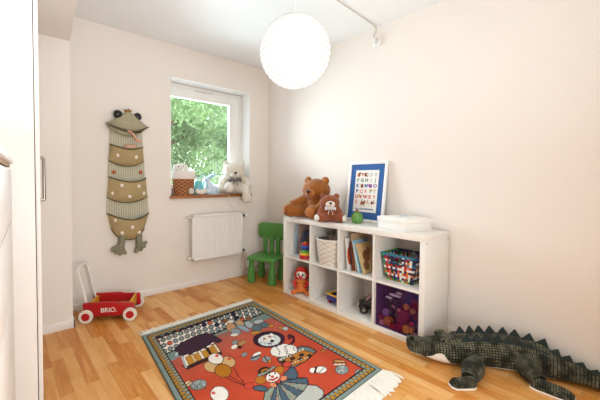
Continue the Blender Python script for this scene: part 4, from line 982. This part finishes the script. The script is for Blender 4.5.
# acrobats
for a in ((231, 327.5, 4.4, 4.2, '#c79a6d', 20), (240, 324, 4.2, 3.2, '#c9a377', 30), (236, 332, 5, 3.3, '#8f9aa3', 10), (243.5, 328.5, 6.4, 2.2, '#97a3ad', 25), (249.5, 325, 5.2, 2.8, '#a9b2b4', 30), (257, 328, 5.2, 3.4, '#5f7277', -5), (258.5, 321.8, 5, 2, '#b4bab6', -10), (264.5, 325, 4.2, 2.6, '#5c7076', 10), (236.5, 318, 2.4, 1.8, '#242a3c', 0), (225.5, 321, 3, 1.5, '#8c5434', -10), (248.5, 318.8, 3, 1.5, '#8c5a3a', -8)): ell(*a[:5], a[5], .4)
for a in ((271, 326, 2.6, 1.2, '#c88a35'), (256, 333, 5.4, 1.3, '#c88a35'), (234.5, 335, 4, 1.4, '#ece4d8'), (230.5, 321.8, 3.2, 1.4, '#e7ded0')): ell(*a, -8, .3)
# loose juggling things on the field
for a in ((235, 342.5, 3, 2, '#8d9490'), (242, 343.2, 4.4, 2.1, '#b98a55'), (234.3, 347, 3.4, 2, '#eee6da'), (239.8, 347.6, 1.8, 1, '#2a1d28'), (281, 328, 2.6, 1.4, '#b98746'), (285.5, 328.8, 2.6, 1.7, '#b9bfbc'), (289.5, 337, 1.8, 2.4, '#5a2a35'), (244.3, 354.8, 3, 1.9, '#8b9291'), (255.3, 357.6, 5.2, 2.7, '#8e9695'), (257, 354.5, 4.6, 1.8, '#efe8dd'), (266.5, 359.5, 4.3, 3, '#8f9795'), (269.5, 361.5, 2, 1.2, '#c2842f'), (325.5, 347.8, 1.8, 1.5, '#8f9795'), (323.2, 351, 2, 1.2, '#b6722f'), (358.8, 373, 4, 3, '#87908f')): ell(*a, -25 if a[0] < 260 else 0, .4)
line([(251.5, 358.5), (260, 355)], '#1f1a1f', .7); line([(264.5, 357), (268, 362)], '#1f1a1f', .5)
ell(312.8, 370.6, 3.2, 2.6, '#efe8dd', 0, .5); ell(321, 370, 5.6, 3.3, '#efe8dd', 0, .5); line([(316.5, 367.5), (314.5, 373)], '#1f1a1f', .9); line([(319, 373), (324, 368)], '#9aa09e', .6)
ell(339.5, 363.2, 6.4, 3.6, '#8a4a2a', 5, .5); line([(334.5, 364.8), (344.5, 364.6)], '#e9d6b8', .7); line([(335, 361.3), (344, 361.5)], '#d5a463', .6); ell(341.9, 370, 6.5, 4.4, '#8d9694', 0, .5)
ell(198.5, 385, 8.2, 4.8, '#83908d', -12, .5)
for i in range(34): ell(192+rc.random()*13, 381.5+rc.random()*7, .55, .45, '#dfe0d8' if i % 2 else '#49524f', 0, 0)
for i in range(26): ell(337.5+rc.random()*9, 367+rc.random()*6, .5, .4, '#dfe0d8' if i % 2 else '#49524f', 0, 0)
poly([(183.5, 383.5), (189.5, 380.5), (192.5, 383), (187.5, 387)], '#e3c9a0', .4); line([(186, 385.3), (191, 381.7)], '#8a5a32', .5)
# elephant on its tub
poly([(181.5, 356.5), (215.5, 344), (221.5, 353), (187, 367)], '#c28a35', .6)
for i in range(9):
    f = i/8.6; x0, y0 = 181.5+34*f, 356.5-12.5*f; x1, y1 = 187+34.5*f, 367-14*f
    if i % 2 == 0: poly([(x0, y0), (x0+2.2, y0-.8), (x1+2.4, y1-.9), (x1, y1)], ['#efe8da', '#d8b98a', '#efe8da', '#2d2420', '#e8d5b0'][i//2], .25)
poly([(182, 366), (187, 369.5), (222, 355), (221, 351.8), (187, 366.2)], '#3a2620', .3)
line([(182, 357), (186, 367)], '#aeb9ba', 1.1)
poly([(175, 349), (176.5, 354.5), (183, 355.5), (189, 355.3), (197, 351.5), (203, 349), (208, 346.5), (212, 341.5), (218.5, 343), (222, 340.6), (217, 337.5), (211, 334.5), (205, 333.6), (199, 335), (193, 337.5), (187, 340.5), (180, 344.3)], '#432c3b', .5)
for a in ((186, 356, 2.8, .9), (195, 353.2, 2.4, .8), (203, 350, 2.6, .9), (209, 346.5, 2.6, .9), (212.5, 343.6, 1.6, .7)): ell(*a, '#efe8dd', -22, .2)
ell(176.5, 354.5, 1.6, 2.4, '#b8c2c0', 10, .3)
# lion on its drum
poly([(277.6, 359.5), (289, 352.5), (301, 346.5), (309, 347.5), (316.3, 351.5), (306, 361), (294, 367.8), (283, 366)], '#6d7f7c', .7)
poly([(279.2, 362.3), (302, 350.2), (314.2, 353.4), (305, 361.8), (293, 366.2)], '#b6742c', .4)
for i in range(6):
    f = i/6
    for jj in range(2):
        if (i+jj) % 2 == 0:
            x = 280.5+27*f+3.2*jj; y = 361.8-10.5*f+3.2*jj*.8; poly([(x, y), (x+4.4, y-1.8), (x+6.2, y+.7), (x+1.8, y+2.6)], '#332421', 0)
for i in range(8):
    f = i/8; x, y = 279+25*f, 359.7-11.5*f; poly([(x, y), (x+3, y-1.4), (x+2.4, y+1.2)], '#ded2b8', 0)
    x, y = 285+24*f, 366.6-9*f; poly([(x, y), (x+2.7, y-1.3), (x+1.6, y-2)], '#ded2b8', 0)
ell(282, 350.6, 11.6, 6.2, '#efe8dd', -8, .6); ell(291, 349.8, 6, 4.6, '#efe8dd', 10, .5)
line([(276, 346.5), (280, 352), (279, 355)], '#6d6460', .4); line([(284.5, 346.5), (287.5, 351), (286.5, 354.5)], '#6d6460', .4); line([(293, 347), (295, 351)], '#6d6460', .4)
line([(291.5, 343.8), (294, 341), (293.3, 337), (290, 336)], '#3c1d2c', 1.3)
ell(269, 339.6, 15.6, 7.9, '#3a2030', -4, .4)
for i in range(18):
    a = i*2*PI/18; ell(269+13.8*math.cos(a), 339.6+6.6*math.sin(a), 2.4, 1.7, '#3a2030', 0, 0)
ell(269.3, 340.4, 11.2, 5.8, '#d9dcda', -4, .3); ell(268, 339, 6, 3.6, '#efe9df', 0, 0)
for i in range(22): x, y = 260+rc.random()*19, 336.5+rc.random()*8; line([(x, y), (x+rc.uniform(-1, 1), y+1.6)], '#7d898c', .22)
for a in ((264.4, 339, 1.5, .9, '#c4533a'), (269.5, 337, 1.5, .9, '#c4533a'), (272.3, 341.2, 1.9, 1.3, '#1e171b'), (264.2, 339.5, .6, .5, '#1e171b'), (269.7, 337.4, .6, .5, '#1e171b'), (269.5, 343.8, 2.6, .7, '#6e7b80')): ell(*a, 0, 0)
ell(271.8, 335.2, 2.4, 1.6, '#efe9df', 20, .3)
# balloons
for p in ([(234, 367.5), (238, 376), (245.5, 385)], [(229, 376), (238, 381.5), (245.5, 385.5)], [(225, 376.8), (236, 383), (245.5, 386)]): line(p, '#4a211c', .42)
ell(228.5, 362, 6.9, 5.2, '#d3aa75', 15); ell(211.7, 367, 7.6, 5.3, '#d3aa75', 10); ell(215.7, 359, 7.3, 5.1, '#f1eadf', 5); ell(223, 371, 8.1, 6.3, '#b5741f', 5); ell(219.5, 394.5, 8.8, 7.7, '#f1eadf', 5)
for x, y in ((217, 355.6), (229.5, 358.6), (213.5, 393)):
    line([(x-1.6, y), (x+1.6, y-.3)], '#cf4a33', .55); line([(x, y-1.3), (x, y+1.4)], '#cf4a33', .5); line([(x-1.5, y+1.3), (x+1.5, y+1)], '#cf4a33', .4)
# clown
poly([(297, 393), (308, 385.5), (316, 385.8), (322.5, 390), (326, 400), (326, 425), (300, 425), (292, 402)], '#bcbcb4', .7)
poly([(318, 425), (322, 398), (329, 393), (333, 399), (330, 425)], '#d6a35c', .5)
for i in range(4): line([(323+i*2.4, 395.5+i*.4), (325+i*2.4, 402)], ['#8a4a2a', '#e9dcc4', '#8fa09c', '#3a2a2a'][i], .8)
poly([(329, 402), (333, 397.6), (338, 394.5), (338.5, 389), (341.5, 386.5), (345.5, 387), (347.6, 391), (346, 397), (341, 402.5), (335, 406)], '#efe8dd', .6)
line([(336, 397), (338.5, 398.3)], '#2a2024', .35); line([(335, 398.8), (337.4, 400)], '#2a2024', .35); line([(338, 393.6), (340.4, 394.3)], '#2a2024', .35)
fan = [(262, 412), (265, 392), (268.5, 389), (276.5, 385.5), (285, 381), (296, 378), (306.5, 378.3), (308.5, 383.5), (303, 391.5), (296, 397.5), (285, 412)]
poly(fan, '#8f9a8b', .7)
cx_, cy_ = 277, 381.5
ends = [(262, 412), (267, 412), (275, 412), (284, 411), (291, 403), (297, 396.5), (303, 391.5), (308.3, 384.5), (306.5, 378.3)]
for i in range(len(ends)-1):
    if i % 2 == 1: poly([(cx_, cy_), ends[i], ends[i+1]], '#4d6170', .5)
    else:
        for q in range(16):
            f = rc.uniform(.35, .95); s = rc.random(); x = cx_+(ends[i][0]*(1-s)+ends[i+1][0]*s-cx_)*f; y = cy_+(ends[i][1]*(1-s)+ends[i+1][1]*s-cy_)*f; ell(x, y, .6, .5, '#c06a45' if q % 2 else '#5d6a62', 0, 0)
poly([(253, 387.4), (259, 385.6), (266.5, 387), (267.5, 391), (262, 391.6), (254, 390)], '#4d6170', .6)
poly([(283.5, 375), (287.5, 371), (291.3, 367), (295.5, 369.5), (298, 375), (296, 379), (288, 379.3)], '#4d6170', .6)
ell(248.8, 386, 4.4, 3, '#cd4a38', -15, .5); ell(287.3, 364.5, 4.4, 2.4, '#cd4a38', -10, .5)
ell(264.5, 371.3, 6.3, 3.9, '#34211e', -12, .3); ell(265.2, 371.6, 4.4, 2.6, '#b8772a', -12, .2); ell(265.4, 372, 2.4, 1.4, '#34211e', -12, 0)
ell(260.6, 380.3, 5.4, 3.9, '#bb7424', 0, .5); ell(279.2, 370.4, 4.8, 3.6, '#bb7424', -20, .5)
poly([(258, 377.4), (266, 374), (276, 367.4), (273.8, 365.8), (266, 371.8), (257.3, 374.6)], '#8f9a8b', .4)
ell(272.8, 377.3, 6.9, 4.8, '#efe6da', -18, .5)
line([(269.3, 380), (273, 380.3), (277.4, 377.6)], '#b02f26', .9); ell(272.4, 377, 1.5, 1.2, '#cd4a38', 0, .2); ell(269.7, 375.6, .8, .9, '#211a20', 0, 0); ell(275, 373.6, .8, .9, '#211a20', 0, 0)
ell(283.6, 378.6, 3.4, 2.4, '#dd8a62', -20, .4); ell(273, 385, 3.6, 2.2, '#dd8a62', 20, .4); ell(278.3, 381.9, 1.8, 1.5, '#cd4a38', 0, .3)
for i, (x, y) in enumerate(((210, 412), (240, 410), (355, 400), (300, 440), (230, 440))): ell(x, y, 6, 4.5, ['#efe8dd', '#8d9694', '#c2842f', '#d3aa75', '#8d9694'][i], 0, .5)
# border: grey green guard, dark band of mustard and grey triangles, ink line
put(edge < .088, INK); put(edge < .079, '#5b5a4a')
along = np.where(du < dv, gc*RV, ga*RU); e2 = edge-.031; tri = np.abs(((along/.034) % 1)-.5)*2
bandm = (edge >= .031) & (edge < .079)
put(bandm, '#47402f'); put(bandm & (e2 < .048*tri*.95-.002), '#b8852f'); put(bandm & (e2 > .048*tri*.9+.012), '#8d9a90')
put((edge < .031), '#82938e'); put((edge >= .026) & (edge < .031), INK); put(edge < .006, '#5e6c68')
put(bandm & (e2 < .004), INK)
COL *= (.90+.2*grain)[..., None]
verts = [(x-t.location.x, y-t.location.y, RUGT+.0016*g_) for (x, y), g_ in zip(XY.reshape(-1, 2), grain.reshape(-1))]
W1 = NU+1; faces = [(j*W1+i+W1, j*W1+i+W1+1, j*W1+i+1, j*W1+i) for j in range(NV) for i in range(NU)]
nb = len(verts); ring = [i for i in range(W1)]+[j*W1+NU for j in range(1, NV+1)]+[NV*W1+i for i in range(NU-1, -1, -1)]+[j*W1 for j in range(NV-1, 0, -1)]
verts += [(verts[i][0], verts[i][1], 0) for i in ring]; n_ = len(ring)
faces += [(ring[k], ring[(k+1) % n_], nb+(k+1) % n_, nb+k) for k in range(n_)]+[tuple(nb+k for k in range(n_))]
me = bpy.data.meshes.new('rug_pile'); me.from_pydata(verts, [], faces)
ca = me.color_attributes.new('weave', 'FLOAT_COLOR', 'POINT')
flat = np.ones((len(verts), 4)); flat[:nb, :3] = COL.reshape(-1, 3); flat[nb:, :3] = H('#82938e'); ca.data.foreach_set('color', flat.astype(np.float32).ravel())
rm = bpy.data.materials.new('wool_pile'); rm.use_nodes = True; N = rm.node_tree.nodes; L = rm.node_tree.links; bs = N['Principled BSDF']
at_ = N.new('ShaderNodeAttribute'); at_.attribute_name = 'weave'; L.new(at_.outputs['Color'], bs.inputs['Base Color']); bs.inputs['Roughness'].default_value = .95; bs.inputs['Specular IOR Level'].default_value = .15
nz = N.new('ShaderNodeTexNoise'); nz.inputs['Scale'].default_value = 350; tc = N.new('ShaderNodeTexCoord'); L.new(tc.outputs['Object'], nz.inputs['Vector']); bp = N.new('ShaderNodeBump'); bp.inputs['Strength'].default_value = .4; bp.inputs['Distance'].default_value = .003; L.new(nz.outputs[0], bp.inputs['Height']); L.new(bp.outputs[0], bs.inputs['Normal'])
me.materials.append(rm); me.shade_smooth()
o = bpy.data.objects.new('pile', me); C.objects.link(o); o.parent = t
M_fr = mat('cream_cotton_fringe', '#f0e8dc', .95, .06, 50)
def fringe(c, out, length, n, seed, wide):
    R_ = random.Random(seed); b = MB()
    for i in range(n):
        f = (i+.5)/n; p = rq(f, c); d = (out+Vector((R_.uniform(-wide, wide), R_.uniform(-wide, wide), 0))).normalized(); Lg = length*R_.uniform(.8, 1.1)
        q = p+d*Lg*.5+Vector((R_.uniform(-.006, .006), 0, 0)); e = p+d*Lg+Vector((R_.uniform(-.012, .012), R_.uniform(-.008, .008), 0))
        b.tube(arc([p-t.location+Vector((0, 0, .008)), q-t.location+Vector((0, 0, .008+R_.uniform(0, .006))), e-t.location+Vector((0, 0, .006))], 5), [.0045, .0055, .006, .006, .007, .004], n=6)
    o = b.build('fringe', M_fr, t); o['kind'] = 'stuff'
fringe(0, (QTL-QBL).normalized(), .075, 210, 1, .25); fringe(1, (QBR-QTR).normalized(), .135, 260, 2, .35)

# ------------------------------------------------------------------ plush crocodile
cm = bpy.data.materials.new('dark_green_ribbed_plush'); cm.use_nodes = True; N = cm.node_tree.nodes; L = cm.node_tree.links; bs = N['Principled BSDF']
uvn = N.new('ShaderNodeUVMap'); uvn.uv_map = 'UVMap'; at_ = N.new('ShaderNodeMapping'); L.new(uvn.outputs[0], at_.inputs[0])
bk_ = N.new('ShaderNodeTexBrick'); bk_.offset = 0; bk_.inputs['Color1'].default_value = (*hexc('#99947a'), 1); bk_.inputs['Color2'].default_value = (*hexc('#6e6c56'), 1); bk_.inputs['Mortar'].default_value = (*hexc('#14170f'), 1)
bk_.inputs['Scale'].default_value = 1; bk_.inputs['Mortar Size'].default_value = .17; bk_.inputs['Mortar Smooth'].default_value = 1; bk_.inputs['Brick Width'].default_value = .62; bk_.inputs['Row Height'].default_value = .52
L.new(at_.outputs[0], bk_.inputs[0])
tc = N.new('ShaderNodeTexCoord'); nz = N.new('ShaderNodeTexNoise'); nz.inputs['Scale'].default_value = 15; nz.inputs['Detail'].default_value = 8; L.new(tc.outputs['Object'], nz.inputs['Vector'])
mr_ = N.new('ShaderNodeMapRange'); mr_.inputs[1].default_value = .40; mr_.inputs[2].default_value = .60; mr_.inputs[3].default_value = .9; mr_.inputs[4].default_value = .0; L.new(nz.outputs[0], mr_.inputs[0])
mx = N.new('ShaderNodeMix'); mx.data_type = 'RGBA'; L.new(mr_.outputs[0], mx.inputs[0]); L.new(bk_.outputs[0], mx.inputs[6]); mx.inputs[7].default_value = (*hexc('#191d14'), 1); L.new(mx.outputs[2], bs.inputs['Base Color'])
bs.inputs['Roughness'].default_value = .9; bs.inputs['Sheen Weight'].default_value = .04; bs.inputs['Specular IOR Level'].default_value = .2
bp = N.new('ShaderNodeBump'); bp.inputs['Strength'].default_value = .8; bp.inputs['Distance'].default_value = .006; L.new(bk_.outputs['Fac'], bp.inputs['Height']); bp.invert = True; L.new(bp.outputs[0], bs.inputs['Normal'])
M_belly = mat('cream_belly_plush', '#e6d9c6', .95, .05, 30, .3, 300); M_spike = mat('slate_green_felt', '#26312f', .9, .1, 30, .2, 250)
t = thing('plush_crocodile', 'big dark green plush crocodile on the oak floor by the right wall', 'soft toy', (.12, -.42, 0))
O = t.location.copy()
ST = [(-0.178, 0.022, 0.026, 0.080, 0.122), (-0.172, 0.016, 0.048, 0.056, 0.142), (-0.148, -0.008, 0.058, 0.042, 0.146), (-0.108, -0.05, 0.062, 0.03, 0.136), (-0.065, -0.098, 0.074, 0.012, 0.146), (-0.03, -0.138, 0.088, 0.004, 0.166), (0.005, -0.178, 0.092, 0.002, 0.172), (0.05, -0.225, 0.09, 0.002, 0.174), (0.1, -0.275, 0.098, 0.002, 0.18), (0.15, -0.33, 0.106, 0.002, 0.187), (0.2, -0.395, 0.11, 0.002, 0.19), (0.24, -0.46, 0.108, 0.002, 0.188), (0.27, -0.53, 0.104, 0.002, 0.182), (0.29, -0.6, 0.092, 0.004, 0.17), (0.305, -0.665, 0.072, 0.01, 0.142), (0.322, -0.74, 0.058, 0.016, 0.118), (0.338, -0.82, 0.046, 0.018, 0.094), (0.35, -0.92, 0.036, 0.014, 0.072), (0.358, -1.04, 0.027, 0.008, 0.052), (0.363, -1.17, 0.016, 0.004, 0.032), (0.366, -1.25, 0.004, 0.006, 0.014)]
def cr_stations(n):
    cen = arc([(s_[0], s_[1], s_[2]) for s_ in ST], n); zz = arc([(s_[3], s_[4], 0) for s_ in ST], n); return cen, zz
NS, NR = 160, 48
cen, zz = cr_stations(NS)
def croc_pt(i, th, grow=0.0):
    c = cen[i]; a = cen[max(i-1, 0)]; d = cen[min(i+1, NS)]; tg = Vector((d.x-a.x, d.y-a.y, 0)).normalized(); side = Vector((-tg.y, tg.x, 0))   # side: towards the wall for a body running away
    bo, to = max(.001, zz[i].x), zz[i].y; zm = bo+(to-bo)*.44; cs, sn = math.cos(th), math.sin(th)
    wv = (c.z+grow)*math.copysign(abs(cs)**.85, cs); h_ = (to+grow-zm)*max(0, sn)**.92 if sn > 0 else -(zm-bo)*abs(sn)**.62
    return Vector((c.x, c.y, zm+h_))+side*wv
b = MB(); R = []
for i in range(NS+1):
    R.append([croc_pt(i, j*2*PI/NR)+Vector((0, 0, 0)) for j in range(NR)])
V = [[b.bm.verts.new(p-O) for p in r] for r in R]
s_len = [0]
for i in range(NS): s_len.append(s_len[-1]+(Vector(cen[i+1][:2])-Vector(cen[i][:2])).length)
def uvquads(V, us, vs, n, K=37):
    for i in range(len(V)-1):
        for j in range(n):
            f = b.bm.faces.new((V[i][j], V[i][(j+1) % n], V[i+1][(j+1) % n], V[i+1][j]))
            for l, (ii, jj) in zip(f.loops, ((i, j), (i, j+1), (i+1, j+1), (i+1, j))): l[b.uv].uv = (us[ii]*K, vs*jj/n*K)
uvquads(V, s_len, .62, NR); b.bm.faces.new(V[0]); b.bm.faces.new(V[-1][::-1])
bmesh.ops.recalc_face_normals(b.bm, faces=b.bm.faces[:])
b.bm.normal_update()
for v in b.bm.verts: v.co += v.normal*(.004*noise.noise(v.co*14)+.0018*noise.noise(v.co*60)); v.co.z = max(v.co.z, .001)
bd = b.build('body', cm, t, ang=180)
# cream under-jaw, cheek patch and belly: strips of the same skin a hair outside it
def strip(i0, i1, th0, th1, name, mt, par, g=.003, n=10, shape=None):
    b = MB(); V = []
    for i in range(i0, i1+1):
        f = (i-i0)/(i1-i0); a0, a1 = th0, th1
        if shape: a0, a1 = shape(f)
        row = []
        for j in range(n+1):
            p = croc_pt(i, a0+(a1-a0)*j/n, g)-O; p.z = max(p.z, .0006); row.append(b.bm.verts.new(p))
        V.append(row)
    for i in range(len(V)-1):
        for j in range(n): b.bm.faces.new((V[i][j], V[i][j+1], V[i+1][j+1], V[i+1][j]))
    bmesh.ops.recalc_face_normals(b.bm, faces=b.bm.faces[:]); bmesh.ops.solidify(b.bm, geom=b.bm.faces[:], thickness=.003)
    return b.build(name, mt, par, ang=60)
NEAR = PI     # angle of the flank turned to the room (th = pi: away from the wall)
strip(10, 62, 0, 0, 'under_jaw', M_cream, t, .003, 8, lambda f: (1.16*PI+.12*PI*(1-math.sin(PI*min(1, f*1.3))), 1.6*PI))
strip(22, 47, 0, 0, 'cheek_patch', M_cream, t, .005, 10, lambda f: (1.42*PI-(.42*PI+.10)*max(0, math.sin(PI*f))**.6, 1.5*PI))
strip(66, 112, 0, 0, 'belly', M_cream, t, .004, 8, lambda f: (1.24*PI, 1.76*PI))
# brow bumps with eyes, nostrils
for sgn, th in ((-1, .66*PI), (1, .34*PI)):
    i = 40; p = croc_pt(i, th)-O; a = Vector(cen[i+2][:2])-Vector(cen[i-2][:2]); dr = Vector((a.x, a.y, 0)).normalized(); q = dr.to_track_quat('X', 'Z').to_matrix().to_4x4()
    b = MB(); b.add(fuse([(p+Vector((0, 0, .004)), (.036, .024, .022), q), (p+dr*.018+Vector((0, 0, .008)), (.018, .018, .018))], .005, .002, 60))
    for f in b.bm.faces:
        for l in f.loops: l[b.uv].uv = (l.vert.co.x*60, l.vert.co.z*60)
    e = b.build('brow', cm, t, ang=180)
    sd = Vector((-dr.y, dr.x, 0))*(-1 if th > PI/2 else 1)
    b = MB(); b.ell(p-dr*.012+sd*.018+Vector((0, 0, .002)), .010, n=2); b.build('eye', M_eye, e)
for th in (.62*PI, .38*PI):
    p = croc_pt(12, th)-O; b = MB(); b.add(fuse([(p, (.016, .016, .014))], .004, .001)); b.build('nostril', cm, t, ang=180)
# felt spikes: a far row and a near row on the back, one row on the tail
def spike(i, th, wdt, hgt, lean_=0.0):
    p = croc_pt(i, th)-O; q = croc_pt(min(i+2, NS), th)-O; k = croc_pt(max(i-2, 0), th)-O; tg = (q-k).normalized()
    out = (croc_pt(i, th, .02)-O-p); out = (out.normalized()*.45+Vector((0, 0, 1))).normalized(); out = (out-tg*out.dot(tg)).normalized(); nrm = tg.cross(out)
    b = MB(); pr = []
    R = []
    for f, wf, tf in ((-.12, 1, 1), (.0, 1, 1), (.35, .72, .9), (.7, .36, .6), (.93, .11, .3), (1.0, .04, .15)):
        c = p+out*(hgt*f)+tg*(-.0*wdt); R.append([c+tg*(math.cos(a*2*PI/14)*wdt/2*wf)+nrm*(math.sin(a*2*PI/14)*.011*tf) for a in range(14)])
    b.loft(R); bmesh.ops.recalc_face_normals(b.bm, faces=b.bm.faces[:]); return b.build('spike', M_spike, t, ang=50)
def at_len(L0): return min(range(NS+1), key=lambda i: abs(s_len[i]-L0))
FAR = [.350+.0625*k for k in range(8)]
for k, L0 in enumerate(FAR): spike(at_len(L0), .335*PI, .066, .048)
for k, L0 in enumerate([.345+.0625*k for k in range(7)]): spike(at_len(L0), .665*PI, .064, .050 if k < 5 else .028)
for k, L0 in enumerate([.845+.060*k for k in range(7)]): spike(at_len(L0), .5*PI, .060, .036-.003*k)
def ridge(i0, i1, th, name):
    b = MB(); b.tube([croc_pt(i, th, -.001)-O for i in range(i0, i1+1, 2)], .008, n=8); b.build(name, M_spike, t, ang=180)
ridge(at_len(.34), at_len(.82), .335*PI, 'spike_seam'); ridge(at_len(.33), at_len(.82), .665*PI, 'spike_seam')
# legs: a padded upper leg and a foot with toes, cream sole
def leg(path, rad, foot_c, foot_dir, fl, fw_):
    pts = [Vector(p)-O for p in path]; b = MB(); P = arc(pts, 26); rr = [x.x for x in arc([(r, 0, 0) for r in rad], 26)]
    b.tube(P, rr, n=24)
    for f in b.bm.faces:
        for l in f.loops: u, v = l[b.uv].uv; l[b.uv].uv = (u*18, v*20)
    for v in b.bm.verts: v.co += Vector((1, 1, 0))*(.004*noise.noise(v.co*22))
    lg = b.build('leg', cm, t, ang=180)
    fc = Vector(foot_c)-O; fd = Vector(foot_dir).normalized(); sd = Vector((-fd.y, fd.x, 0)); R = []
    b = MB()
    for k in range(15):
        f = k/14; c = fc+fd*fl*(f-.42); ww = fw_*(.62+.5*f-.15*f*f)*min(1, (1.03-f)*6)**.5*min(1, (f+.06)*5)**.5; hh = .052*(1-.45*f)*min(1, (1.04-f)*5)**.5+.004
        row = []
        for j in range(24):
            a = j*2*PI/24; toe = 1+.10*math.cos(3*math.asin(max(-1, min(1, math.cos(a)))))*f
            row.append(c+sd*(ww*math.cos(a))+Vector((0, 0, .014+max(0, math.sin(a))*hh*toe+min(0, math.sin(a))*.011)))
        R.append(row)
    us = [k/14*fl for k in range(15)]
    V = [[b.bm.verts.new(p) for p in r] for r in R]
    for i in range(14):
        for j in range(24):
            f = b.bm.faces.new((V[i][j], V[i][(j+1) % 24], V[i+1][(j+1) % 24], V[i+1][j]))
            for l, (ii, jj) in zip(f.loops, ((i, j), (i, j+1), (i+1, j+1), (i+1, j))): l[b.uv].uv = (us[ii]*55, jj/24*12)
    b.bm.faces.new(V[0]); b.bm.faces.new(V[-1]); bmesh.ops.recalc_face_normals(b.bm, faces=b.bm.faces[:])
    ft = b.build('foot', cm, lg, ang=180)
    b = MB(); R = []
    ol = [r[0] for r in R]; left = []; right = []
    for k in range(15):
        f = k/14; c = fc+fd*(fl*1.05)*(f-.42); ww = 1.05*fw_*(.62+.5*f-.15*f*f)*min(1, (1.03-f)*6)**.5*min(1, (f+.06)*5)**.5
        left.append(c+sd*ww); right.append(c-sd*ww)
    poly_ = [Vector((p.x, p.y, .001)) for p in left]+[Vector((p.x, p.y, .001)) for p in right[::-1]]
    b.prism(poly_, (0, 0, .013), 0, .004); b.build('sole', M_cream, lg)
leg([(.05, -.30, .060), (-.04, -.335, .064), (-.112, -.350, .058), (-.195, -.362, .042)], [.044, .054, .058, .040], (-.226, -.352, 0), (-.092, .085, 0), .14, .040)
leg([(.25, -.515, .085), (.19, -.545, .085), (.135, -.572, .068), (.094, -.624, .043)], [.052, .068, .062, .040], (.088, -.668, 0), (.14, -.99, 0), .19, .050)
leg([(.13, -.22, .09), (.19, -.155, .075), (.235, -.11, .055), (.225, -.085, .04)], [.05, .050, .042, .032], (.18, -.06, 0), (-.95, .15, 0), .12, .034)
leg([(.30, -.52, .09), (.335, -.49, .06), (.350, -.52, .05), (.350, -.56, .045)], [.04, .036, .034, .03], (.352, -.60, 0), (0, -1, 0), .12, .026)
